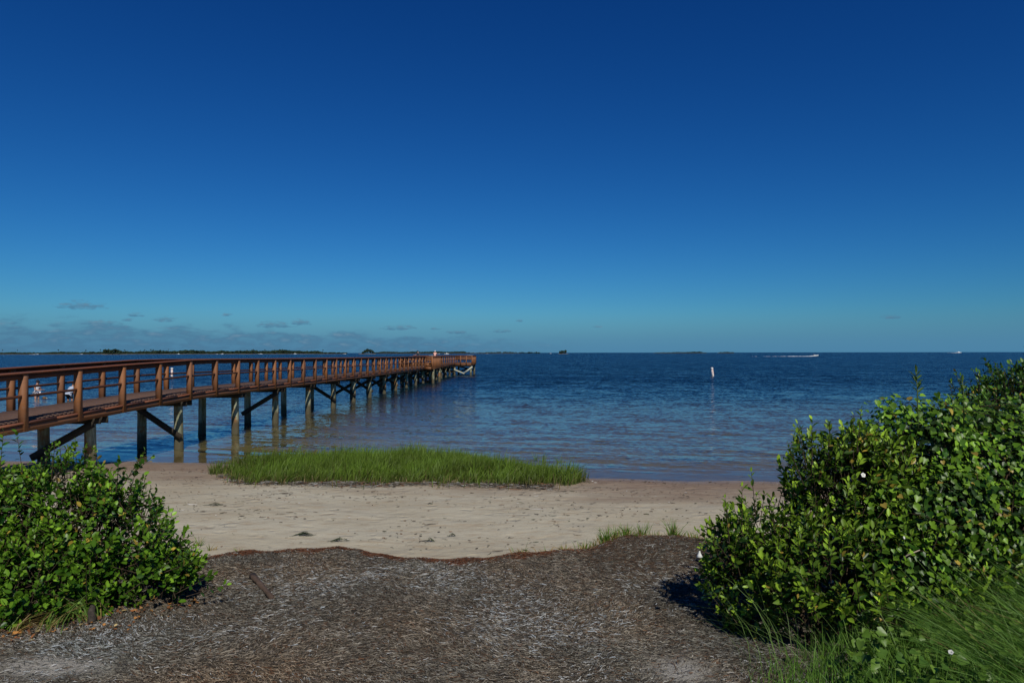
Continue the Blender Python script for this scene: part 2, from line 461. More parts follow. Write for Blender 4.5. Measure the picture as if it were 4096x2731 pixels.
def strands(N, white):
    u = rng.uniform(0, 1, N); Y = 4.6 + (9.5-4.6)*u**1.0
    X = rng.uniform(-.82, .62, N)*(Y+.3)
    c = crest(X)
    ok = (Y < c+.22) & (rng.uniform(0, 1, N) > .85*thinf(X, Y))
    X = X[ok]; Y = Y[ok]; n = len(X)
    P2 = np.stack([X, Y], -1)
    ang = 1.2*sn(P2, 31, 3, 2.3) + rng.normal(0, .5, n)
    L = np.exp(rng.normal(np.log(.042), .5, n)); L = np.clip(L, .012, .13)
    curl = rng.normal(0, 1.1, n)
    S = 4
    t = np.linspace(-.5, .5, S)
    a = ang[:, None]+curl[:, None]*t[None, :]
    dx = np.cos(a)*L[:, None]/(S-1); dy = np.sin(a)*L[:, None]/(S-1)
    px = X[:, None]+np.cumsum(dx, 1)-dx.sum(1, keepdims=True)/2
    py = Y[:, None]+np.cumsum(dy, 1)-dy.sum(1, keepdims=True)/2
    pz = top_z(px, py) + rng.uniform(.001, .014, n)[:, None] + rng.normal(0, .004, (n, S))
    P = np.stack([px, py, pz], -1)
    side = np.stack([-np.sin(ang), np.cos(ang), rng.normal(0, .7, n)], -1); side = nrm(side)
    w = (rng.uniform(.0026, .006, n)*np.where(rng.uniform(0, 1, n) < .08, 1.5, 1))[:, None]*np.array([.6, 1, 1, .5])[None, :]
    pal = np.array([[.50,.50,.47],[.34,.31,.26],[.175,.148,.108],[.06,.05,.036],[.14,.078,.042],[.26,.228,.175],[.42,.46,.47]])
    patch = sn(P2, 41, 4, 2.1)
    band = np.exp(-((Y-7.1)/1.1)**2)
    pw = np.clip(.04+.80*patch+.28*band, .02, .9)
    r = rng.uniform(0, 1, n)
    brn = sstep(.4, 1.4, X)*sstep(6.9, 8.2, Y)
    pwh = .34*pw*white*(1-.7*brn)
    idx = np.where(r < pwh*.6, 0, np.where(r < pwh, 6, -1)); isw = idx >= 0
    m = idx < 0
    idx[m] = rng.choice([1, 2, 3, 4, 5], m.sum(), p=[.08, .34, .28, .10, .20])
    rm = rimf(X, Y)
    red = rng.uniform(0, 1, n) < rm*.85
    col = pal[idx]*rng.uniform(.82, 1.13, n)[:, None]
    hue = sn(P2, 43, 3, 1.6)[:, None]; dk = sn(P2, 44, 3, 3.1)[:, None]
    col = np.where(isw[:, None], col*.9, col*.90*(1+.30*dk)*(1+hue*np.array([.16, .0, -.14])))
    bz = (rng.uniform(0, 1, n) < brn*.6) & ~isw; col[bz] = np.array([.085,.052,.03])*rng.uniform(.5, 1.5, bz.sum())[:, None]
    col[red] = np.array([.13,.05,.022])*rng.uniform(.5, 1.4, red.sum())[:, None]
    return ribbons(P, side, w, col)
V, q, C = strands(270000, 1.0)
me = raw_mesh('strands', V, [q], attr_mat('seaweed_blade', .8, .25, .0), False, C)
st = link('seaweed_strand', me, wr); tag(st, kind='stuff')

# ------------------------------------------------------------------ marsh grass patch
def blades(root, h, phi, bend, width, col, S=5, tipcol=None):
    t = np.linspace(0, 1, S)
    d = np.stack([np.cos(phi), np.sin(phi)], -1)
    hor = (bend*h)[:, None]*t[None, :]**1.8
    z = h[:, None]*(t[None, :] - .35*np.abs(bend)[:, None]*t[None, :]**2.5)
    P = np.stack([root[:, 0:1]+d[:, 0:1]*hor, root[:, 1:2]+d[:, 1:2]*hor, root[:, 2:3]+z], -1)
    fa = rng.uniform(0, PI, len(h))
    side = np.stack([np.cos(fa), np.sin(fa)*.6, 0*fa], -1)
    w = width[:, None]*np.array([.8, 1, .85, .55, .06][:S])[None, :]
    c = np.repeat(col[:, None, :], S, 1)
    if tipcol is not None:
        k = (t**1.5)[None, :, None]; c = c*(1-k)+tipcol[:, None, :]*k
    return ribbons(P, side, w, c)
PFX = np.array([-7.35,-6.5,-6.0,-5.4,-4.6,-3.2,-2.0,-.9,0,.7,1.25,1.75])
PFY = np.array([16.7,15.75,15.3,15.1,15.0,15.0,15.25,15.1,14.95,14.85,15.0,15.8])
PBX = np.array([-7.35,-6.4,-5.6,-4.5,-3,-1.5,-.4,.3,.9,1.4,1.75])
PBY = np.array([17.0,17.8,18.9,19.7,20.0,19.6,18.5,17.6,17.0,16.5,16.1])
def grass_patch(N):
    X = rng.uniform(-7.4, 1.8, N); Y = rng.uniform(14.4, 20.2, N)
    P2 = np.stack([X, Y], -1)
    f = np.interp(X, PFX, PFY)+.32*sn(P2, 51, 3, 2.6)+.12*np.sin(X*9); b = np.interp(X, PBX, PBY)+.3*sn(P2, 52, 2, 2.4)
    ok = (Y > f) & (Y < b)
    stray = (Y > f-.55) & (Y < b) & (rng.uniform(0, 1, N) < .018)
    clump = sn(P2, 53, 3, 5.5)
    edge = np.minimum(Y-f, b-Y)
    ok &= rng.uniform(0, 1, N) < np.clip(.45+1.3*clump+edge*.8, .03, 1)
    ok |= stray
    X = X[ok]; Y = Y[ok]; n = len(X); edge = edge[ok]; P2 = P2[ok]
    Z = sand_z(X, Y)
    h = (.25+.17*sstep(0, 1.2, edge))*np.clip(rng.normal(1, .22, n), .5, 1.6)*(1+.34*sn(P2, 54, 3, 1.8)+.30*clump[ok])
    h *= np.where(X > .6, 1.05, 1)
    phi = rng.normal(.2, 1.3, n); bend = np.abs(rng.normal(.40, .30, n))
    g = rng.uniform(0, 1, n)[:, None]
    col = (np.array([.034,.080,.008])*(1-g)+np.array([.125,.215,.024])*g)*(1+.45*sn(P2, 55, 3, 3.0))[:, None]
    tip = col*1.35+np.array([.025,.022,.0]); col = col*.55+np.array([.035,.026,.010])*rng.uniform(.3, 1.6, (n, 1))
    dead = rng.uniform(0, 1, n) < .06+.16*sstep(.5, 0, edge)
    col[dead] = np.array([.26,.20,.09])*rng.uniform(.6, 1.2, dead.sum())[:, None]; tip[dead] = col[dead]; h[dead] *= .7
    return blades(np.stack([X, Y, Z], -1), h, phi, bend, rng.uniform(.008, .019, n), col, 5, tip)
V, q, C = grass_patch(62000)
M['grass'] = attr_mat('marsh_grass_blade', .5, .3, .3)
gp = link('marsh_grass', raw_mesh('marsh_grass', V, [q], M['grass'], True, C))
tag(gp, 'low bank of green cordgrass growing on the sand at the waterline', 'grass', kind='stuff')
# a few sprigs standing in the water by the patch
V, q, C = None, None, None

def tuft(name, x, y, n, hgt, label, group=None, dry=.4, spread=.06, cat='grass tuft', lean=None, width=.011, bendm=.4):
    z = gz(x, y); n = int(n*1.5)
    o = empty(name, (x, y, z-.01))
    tag(o, label, cat, group)
    r = np.abs(rng.normal(0, spread, n)); a = rng.uniform(0, 2*PI, n)
    root = np.stack([r*np.cos(a), r*np.sin(a)*.7, 0*a], -1)
    h = hgt*np.clip(rng.normal(.85, .25, n), .3, 1.3)
    phi = a if lean is None else rng.normal(lean, .5, n)
    bend = np.abs(rng.normal(bendm, .25, n))
    g = rng.uniform(0, 1, n)[:, None]
    col = np.array([.07,.14,.02])*(1-g)+np.array([.16,.26,.04])*g
    dd = rng.uniform(0, 1, n) < dry
    col[dd] = np.array([.34,.24,.09])*rng.uniform(.6, 1.25, dd.sum())[:, None]
    h[dd] *= .7; bend[dd] *= 1.5
    V, q, C = blades(root, h, phi, bend, rng.uniform(.7, 1.3, n)*width, col, 5)
    link('leaf_blades', raw_mesh('leaf_blades', V, [q], M['grass'], True, C), o)
    return o
def at(u, v, z):
    y = (H-z)*F/(v-1411.0); return (u-2048.0)/F*y, y
for (u, v) in ((2145, 1836), (2170, 1842), (2235, 1848)):
    x, y = at(u, v, .0)
    tuft('grass_sprig', x, y, 14, .30, 'sparse green grass sprig standing in shallow water beside the marsh grass', 'grass sprigs standing in the shallows', .05, .05, 'grass')
crest_tufts = [(2335,2172,.22,26,.55),(2380,2160,.20,26,.6),(2425,2150,.32,40,.4),(2458,2150,.30,30,.4),(2500,2142,.28,30,.35),(2535,2140,.18,18,.5),(2568,2132,.30,26,.3),(2610,2130,.20,18,.5),(2640,2122,.16,16,.7),(2688,2118,.27,40,.25),(2715,2124,.2,18,.7),(2760,2128,.22,26,.7),(2790,2132,.18,20,.8)]
for i, (u, v, hh, n, dry) in enumerate(crest_tufts):
    x = (u-2048)/F*9.2; y = float(crest(np.array([x]))[0])+rng.uniform(-.08, .05)
    x = (u-2048)/F*y
    if i == 9:
        lab = 'tallest and greenest grass tuft on the right part of the seaweed crest'
        tuft('grass_tuft', x, y, n, hh, lab, None, dry)
    else:
        tuft('grass_tuft', x, y, int(n*1.3), hh*.68, 'small yellow green grass tuft rooted along the right part of the seaweed crest', 'grass tufts along the right seaweed crest', dry)
for (u, hh, n, lab) in ((2085,.13,36,'flattened straw coloured grass tuft behind the middle of the seaweed crest'),
                        (2192,.12,16,'thin straw grass tuft between two wider tufts behind the seaweed crest'),
                        (2255,.16,30,'yellow green straw tuft behind the crest just left of the green tufts'),
                        (2030,.07,8,'tiny dry grass sprig on the sand left of the straw tuft')):
    y = float(crest(np.array([(u-2048)/F*8.7]))[0])+.03; x = (u-2048)/F*y
    tuft('straw_tuft', x, y, n, hh, lab, None, .85, .07, bendm=.8)
for (u, v, hh, lab) in ((955,2200,.13,'straw coloured sprig sticking out of the left end of the red seaweed rim'),
                        (838,2180,.12,'small dry plant on the sand right of the left shrub'),
                        (795,2160,.16,'green and yellow sprout on the sand against the right side of the left shrub')):
    x, y = at(u, v+20, .36)
    tuft('dry_sprig', x, y, 12, hh, lab, None, .6, .03)

# ------------------------------------------------------------------ debris on the sand
def debris(N):
    Y = rng.uniform(8.6, 17.5, N); X = rng.uniform(-.62, .42, N)*Y
    ok = (Y < shoreline(X)-.15) & (Y > crest(X)+.15)
    P2 = np.stack([X, Y], -1)
    ok &= rng.uniform(0, 1, N) < np.clip(.15+.6*sn(P2*np.array([.6, 1.8]), 61, 3, 1.5)+.30*sstep(10, 14.5, Y), 0.02, 1)
    X = X[ok]; Y = Y[ok]; n = len(X)
    ang = rng.normal(0, .5, n); L = np.exp(rng.normal(np.log(.045), .6, n)); L = np.clip(L, .015, .3)
    S = 3; t = np.linspace(-.5, .5, S)
    a = ang[:, None]+rng.normal(0, .8, n)[:, None]*t
    px = X[:, None]+np.cos(a)*L[:, None]*t; py = Y[:, None]+np.sin(a)*L[:, None]*t
    pz = sand_z(px, py)+.008+rng.uniform(0, .012, n)[:, None]
    side = nrm(np.stack([-np.sin(ang), np.cos(ang), rng.normal(0, .8, n)], -1))
    w = rng.uniform(.006, .02, n)[:, None]*np.array([.5, 1, .5])
    pal = np.array([[.05,.04,.03],[.09,.07,.05],[.16,.10,.06],[.07,.075,.04],[.5,.48,.44]])
    col = pal[rng.choice(5, n, p=[.38,.27,.18,.12,.05])]*rng.uniform(.7, 1.2, n)[:, None]
    return ribbons(np.stack([px, py, pz], -1), side, w, col)
V, q, C = debris(7000)
db = link('beach_litter', raw_mesh('beach_litter', V, [q], attr_mat('dry_litter', .9, .2, 0), False, C))
tag(db, 'dark scraps of weed and shell scattered over the sand', 'litter', kind='stuff')
# grey litter lying along the foot of the marsh grass
def foot_litter(N):
    X = rng.uniform(-6.9, .9, N)
    f = np.interp(X, PFX, PFY); Y = f+rng.normal(.0, .16, N)
    P2 = np.stack([X, Y], -1)
    ok = rng.uniform(0, 1, N) < np.clip(.5+.9*sn(P2, 64, 2, 1.4), 0, 1); X = X[ok]; Y = Y[ok]; n = len(X)
    ang = rng.normal(0, .7, n); L = rng.uniform(.05, .2, n); S = 3; t = np.linspace(-.5, .5, S)
    a = ang[:, None]+rng.normal(0, .9, n)[:, None]*t
    px = X[:, None]+np.cos(a)*L[:, None]*t; py = Y[:, None]+np.sin(a)*L[:, None]*t
    pz = sand_z(px, py)+.01+rng.uniform(0, .04, n)[:, None]
    side = nrm(np.stack([-np.sin(ang), np.cos(ang), rng.normal(0, .8, n)], -1))
    w = rng.uniform(.008, .02, n)[:, None]*np.array([.5, 1, .5])
    pal = np.array([[.30,.29,.26],[.14,.12,.09],[.06,.05,.04],[.2,.1,.05]])
    return ribbons(np.stack([px, py, pz], -1), side, w, pal[rng.choice(4, n, p=[.25,.35,.25,.15])])
V, q, C = foot_litter(6500)
tag(link('grass_foot_litter', raw_mesh('grass_foot_litter', V, [q], db.data.materials[0], False, C)),
    'grey dead stalks washed against the foot of the marsh grass', 'litter', kind='stuff')

def weed_clump(u, v, L, n, label):
    x, y = at(u, v, .33); z = gz(x, y)
    o = empty('seaweed_clump', (x, y, z)); tag(o, label, 'seaweed')
    ang = rng.normal(0, .45, n); l = rng.uniform(.3, .8, n)*L; S = 5; t = np.linspace(-.5, .5, S)
    cx = rng.normal(0, L*.25, n); cy = rng.normal(0, L*.10, n)
    a = ang[:, None]+rng.normal(0, 1.0, n)[:, None]*t
    px = cx[:, None]+np.cos(a)*l[:, None]*t; py = cy[:, None]+np.sin(a)*l[:, None]*t
    pz = .01+.05*np.exp(-(px/(L*.35))**2)*rng.uniform(.1, 1, n)[:, None]
    side = nrm(np.stack([-np.sin(ang), np.cos(ang), rng.normal(0, .6, n)], -1))
    w = rng.uniform(.006, .012, n)[:, None]*np.array([.5, 1, 1, .8, .3])
    col = np.array([.035,.05,.022])*rng.uniform(.5, 1.6, n)[:, None]
    V, q, C = ribbons(np.stack([px, py, pz], -1), side, w, col)
    link('weed_strands', raw_mesh('weed_strands', V, [q], db.data.materials[0], False, C), o)
weed_clump(1215, 2139, .26, 50, 'dark green seaweed clump lying on the sand above the seaweed crest')
weed_clump(1358, 2163, .24, 26, 'dark weed scrap on the sand touching the top of the seaweed hump')
weed_clump(1808, 2136, .11, 22, 'small dark curl of weed alone on the open sand')
weed_clump(1718, 2158, .13, 14, 'thin dark twig of weed left of the curled weed')
weed_clump(858, 2003, .26, 26, 'grey stick of weed on the sand near the left shrub')

# driftwood board
def driftwood():
    x0, y0 = -2.81, 7.38; x1, y1 = -2.36, 6.72
    p = Vector((x0, y0, gz(x0, y0)+.035)); q_ = Vector((x1, y1, gz(x1, y1)+.02))
    mb = MB(); d = (q_-p)
    N = 9
    for i in range(N): pass
    s = d.normalized().cross(Vector((0,0,1))).normalized(); v = []; f = []
    for i in range(N):
        t = i/(N-1); c = p+d*t
        w = .034*(1-.35*t)*(1+.12*math.sin(i*2.1)); h = .018*(1+.2*math.cos(i*1.7))
        v += [c-s*w-Vector((0,0,h*1.6)), c+s*w-Vector((0,0,h*1.6)), c+s*w*.9+Vector((0,0,h)), c-s*w*.8+Vector((0,0,h*.8))]
    for i in range(N-1):
        for j in range(4):
            k = (j+1) % 4; f.append((4*i+j, 4*i+k, 4*i+4+k, 4*i+4+j))
    f += [(3,2,1,0), tuple(4*(N-1)+j for j in range(4))]
    mb.add(v, f)
    o = mb.build('driftwood_board', wood_mat('driftwood', (.075,.045,.028), (.17,.115,.08), (30, 30, 10), .9))
    tag(o, 'brown driftwood board lying slantwise on the dry seaweed', 'driftwood')
driftwood()

# ------------------------------------------------------------------ shrubs
M['leaf'] = attr_mat('shrub_leaf', .38, .24, .14)
M['bark'] = plain_mat('shrub_bark', (.06,.043,.028), .95, .4, 20, .05)
LEAF = np.array([[0,0,0],[.33,-.42,.05],[.36,0,-.03],[.33,.42,.05],[.70,-.40,.03],[.72,0,-.05],[.70,.40,.03],[1,0,-.10]])
LQ = np.array([[1,2,5,4],[2,3,6,5]]); LT = np.array([[0,2,1],[0,3,2],[4,5,7],[5,6,7]])
HEART = np.array([[0,0,0],[-.16,-.30,.04],[.18,-.55,.06],[.62,-.32,.02],[1,0,-.10],[.62,.32,.02],[.18,.55,.06],[-.16,.30,.04],[.38,0,-.07]])
HT = np.array([[0,8,1],[1,8,2],[2,8,3],[3,8,4],[4,8,5],[5,8,6],[6,8,7],[7,8,0]])
def leaves(pos, d, nor, ln, wd, col, heart=False):
    d = nrm(d); s = nrm(np.cross(nor, d)); n = np.cross(d, s)
    T = HEART if heart else LEAF
    V = pos[:, None, :]+ln[:, None, None]*T[None, :, 0:1]*d[:, None, :]+wd[:, None, None]*T[None, :, 1:2]*s[:, None, :]+ln[:, None, None]*T[None, :, 2:3]*n[:, None, :]
    N = len(pos); k = len(T); base = (np.arange(N)*k)[:, None, None]
    C = np.repeat(col[:, None, :], k, 1)
    if not heart:
        C = C.copy(); C[:, [2, 5]] *= 1.18; C = C.reshape(-1, 3)
        return V.reshape(-1, 3), [(base+LQ[None]).reshape(-1, 4), (base+LT[None]).reshape(-1, 3)], C
    return V.reshape(-1, 3), [(base+HT[None]).reshape(-1, 3)], C.reshape(-1, 3)
def merge(parts):
    Vs, Gs, Cs = [], {}, []; off = 0
    for V, G, C in parts:
        Vs.append(V); Cs.append(C)
        for g in G: Gs.setdefault(g.shape[1], []).append(g+off)
        off += len(V)
    return np.concatenate(Vs), [np.concatenate(g) for g in Gs.values()], np.concatenate(Cs)

def lobe_points(lobes, n, seed, lo=.74, hi=1.06, zmin=-.55, inner=.66, gap=.0, amp=.24):
    r_ = np.random.default_rng(seed)
    L = np.array([l[0] for l in lobes]); Rr = np.array([l[1] for l in lobes])
    w = (Rr.prod(1))**(2/3); w = w/w.sum()
    k = r_.choice(len(lobes), n, p=w)
    u = nrm(r_.normal(size=(n, 3)))
    ok = u[:, 2] > zmin
    k = k[ok]; u = u[ok]
    lump = 1+amp*sn(u*1.0+L[k], seed+1, 3, 5.0)
    s = r_.uniform(lo, hi, len(k))*lump
    p = L[k]+u*Rr[k]*s[:, None]
    q = np.linalg.norm((p[:, None, :]-L[None])/Rr[None], axis=2)
    q[np.arange(len(k)), k] = 9
    ok = q.min(1) > inner
    if gap > 0:
        ok &= (sn(p, seed+2, 2, 4.2) > -1+gap*2*r_.uniform(.3, 1, len(p)))
    nor = nrm(u/Rr[k])
    return p[ok], nor[ok]

def shrub(name, label, lobes, nshoot, K, ln, wd, seed, old, young, root, stems=60, gap=0, extra=(), zmin=-.55, upw=.65, L=(.16,.34), inner=.66, odd=.03, cat='shrub', group=None, amp=.24, keep=None):
    r_ = np.random.default_rng(seed)
    o = empty(name, root); tag(o, label, cat, group); root = np.array(root)
    p, nor = lobe_points(lobes, nshoot, seed, zmin=zmin, gap=gap, inner=inner, amp=amp)
    if keep is not None:
        kk = keep(p, r_); p = p[kk]; nor = nor[kk]
    n = len(p)
    ax = nrm(nor*.75+np.array([0, -.05, upw])+r_.normal(0, .35, (n, 3)))
    LL = r_.uniform(*L, n)
    if extra:
        e = np.array([x[0] for x in extra]); ea = nrm(np.array([x[1] for x in extra])); el = np.array([x[2] for x in extra])
        p = np.concatenate([p, e]); ax = np.concatenate([ax, ea]); LL = np.concatenate([LL, el]); n = len(p)
    ok = p[:, 2] > top_z(p[:, 0], p[:, 1])+.04
    p = p[ok]; ax = ax[ok]; LL = LL[ok]; n = len(p)
    ref = nrm(np.cross(ax, np.array([.3, .2, 1.0]))); ref2 = np.cross(ax, ref)
    t = np.linspace(.12, 1, K)
    ph0 = r_.uniform(0, 2*PI, n)
    az = ph0[:, None]+np.arange(K)[None, :]*PI/1.0+(np.arange(K)//2)[None, :]*PI/2+r_.normal(0, .35, (n, K))
    al = R(72)-R(48)*t[None, :]**2+r_.normal(0, .22, (n, K))
    rad = ref[:, None, :]*np.cos(az)[..., None]+ref2[:, None, :]*np.sin(az)[..., None]
    d = ax[:, None, :]*np.cos(al)[..., None]+rad*np.sin(al)[..., None]
    no = ax[:, None, :]*np.sin(al)[..., None]-rad*np.cos(al)[..., None]+r_.normal(0, .36, (n, K, 3))
    pos = p[:, None, :]+ax[:, None, :]*(LL[:, None]*(t[None, :]-1))[..., None]
    sz = (.72+.38*np.sin(PI*np.clip(t, 0, .93)))[None, :]*r_.uniform(.72, 1.2, (n, K))*r_.uniform(.68, 1.22, (n, 1))
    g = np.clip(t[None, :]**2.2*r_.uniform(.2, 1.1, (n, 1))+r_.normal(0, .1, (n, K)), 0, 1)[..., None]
    col = np.array(old)*(1-g)+np.array(young)*g  # old to young leaves, contrast deepened to suggest shaded gaps and lit tips
    col = col*r_.uniform(.75, 1.25, (n, K, 1))
    col = col.reshape(-1, 3)
    oddm = r_.uniform(0, 1, len(col)) < odd
    col[oddm] = np.array([.34,.25,.04])*r_.uniform(.5, 1.2, oddm.sum())[:, None]
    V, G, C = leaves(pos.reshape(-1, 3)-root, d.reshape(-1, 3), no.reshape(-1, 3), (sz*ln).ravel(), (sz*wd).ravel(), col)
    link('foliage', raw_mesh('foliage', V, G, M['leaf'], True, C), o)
    # twigs that carry the leaves and stems up from the root
    ba = p-ax*LL[:, None]
    S = 3; tt = np.linspace(0, 1, S)
    P1 = (ba-ax*.10)[:, None, :]+ax[:, None, :]*((LL+.10)[:, None]*tt)[..., None]-root
    V1, q1 = tubes(P1, np.linspace(.0045, .002, S)[None, :]*np.ones((n, 1)), 4)
    sel = r_.choice(n, min(stems, n), replace=False)
    e = ba[sel]-root; m = len(sel)
    b0 = np.stack([r_.normal(0, .22, m), r_.normal(0, .15, m), -.03*np.ones(m)], -1)
    b0[:, :2] += e[:, :2]*.35
    S = 7; tt = np.linspace(0, 1, S)
    P2 = b0[:, None, :]*(1-tt)[None, :, None]+e[:, None, :]*tt[None, :, None]
    P2[:, :, :2] -= (e[:, None, :2]-b0[:, None, :2])*(.35*np.sin(PI*tt))[None, :, None]*.6
    P2 += r_.normal(0, .018, P2.shape)*np.array([1, 1, .3])*np.sin(PI*tt)[None, :, None]
    V2, q2 = tubes(P2, np.linspace(.013, .003, S)[None, :]*r_.uniform(.6, 1.3, (m, 1)), 5)
    link('woody_stems', raw_mesh('woody_stems', np.concatenate([V1, V2]), [q1, q2+len(V1)], M['bark'], True), o)
    return o

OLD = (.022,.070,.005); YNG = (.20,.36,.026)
lobesL = [((-4.75,6.95,1.30),(.85,.65,.72)), ((-4.02,6.8,1.22),(.62,.55,.68)), ((-3.58,6.7,1.02),(.46,.45,.48)), ((-3.30,6.7,.95),(.24,.28,.22)), ((-4.55,6.3,.90),(.78,.45,.58)), ((-5.6,6.8,1.25),(.9,.75,.8)), ((-5.0,6.1,.85),(.7,.5,.55)), ((-3.95,6.45,.75),(.42,.3,.36))]
exL = [((-4.90,6.75,2.28),(-.15,0,1),.30), ((-4.99,6.7,2.30),(.1,0,1),.34), ((-4.42,6.6,2.19),(.1,0,1),.25), ((-4.50,6.65,2.14),(-.2,0,1),.25),
       ((-3.55,6.6,2.12),(.5,0,.8),.35), ((-3.48,6.6,2.06),(.7,0,.6),.25), ((-3.80,6.6,2.03),(.1,0,1),.22), ((-3.62,6.6,1.98),(.3,0,1),.22),
       ((-3.30,6.45,1.68),(.5,0,1),.25), ((-3.17,6.4,1.52),(.6,0,.8),.25), ((-2.98,6.4,1.28),(.8,0,.6),.28),((-2.93,6.4,1.12),(.9,0,.3),.25),((-2.72,6.5,.86),(1,0,.3),.3),((-2.85,6.5,.95),(1,0,.5),.3)]
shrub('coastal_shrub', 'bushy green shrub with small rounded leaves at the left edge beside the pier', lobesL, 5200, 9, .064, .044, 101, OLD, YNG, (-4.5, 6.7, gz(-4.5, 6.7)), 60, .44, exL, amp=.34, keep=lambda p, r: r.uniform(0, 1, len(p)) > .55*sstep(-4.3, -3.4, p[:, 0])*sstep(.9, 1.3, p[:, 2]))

lobesA = [((2.28,6.3,1.14),(.52,.55,.58)), ((3.05,6.35,1.66),(.52,.6,.70)), ((2.75,5.72,1.20),(.68,.5,.50)), ((3.35,6.35,1.75),(.5,.55,.65)), ((2.32,6.15,.66),(.42,.4,.36)), ((3.5,5.75,1.25),(.7,.5,.5))]
exA = [((1.87,6.0,1.78),(-.1,0,1),.3), ((2.02,6.0,1.88),(0,0,1),.34), ((2.12,6.05,2.0),(-.1,0,1),.3), ((2.55,6.1,2.42),(-.2,0,1),.3), ((2.68,6.1,2.46),(0,0,1),.3),
       ((3.05,6.1,2.50),(0,0,1),.32), ((3.12,6.1,2.56),(.1,0,1),.3), ((2.42,6.0,2.25),(-.4,0,1),.28), ((1.75,6.0,1.45),(-.6,0,.8),.25)]
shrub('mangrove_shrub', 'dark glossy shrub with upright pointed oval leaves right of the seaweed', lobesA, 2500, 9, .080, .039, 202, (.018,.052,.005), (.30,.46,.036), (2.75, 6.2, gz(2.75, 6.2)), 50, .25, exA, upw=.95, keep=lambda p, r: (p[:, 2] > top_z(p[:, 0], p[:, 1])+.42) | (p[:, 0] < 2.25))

lobesG = [((6.25,8.4,1.95),(.85,.75,1.02)), ((5.7,8.2,1.5),(.7,.6,.85)), ((7.2,8.6,1.9),(.9,.8,1.1))]
exG = [((5.72,8.1,2.72),(-.1,0,1),.4), ((5.85,8.1,2.84),(0,0,1),.4), ((6.05,8.1,2.90),(.1,0,1),.4), ((5.6,8.1,2.55),(-.4,0,1),.4), ((6.2,8.1,2.93),(0,0,1),.35)]
shrub('seaside_bush', 'taller dark bush standing behind the vines at the right edge', lobesG, 4200, 9, .068, .036, 303, (.020,.056,.006), (.10,.21,.022), (6.2, 8.4, gz(6.2, 8.4)), 60, .15, exG, upw=.9)

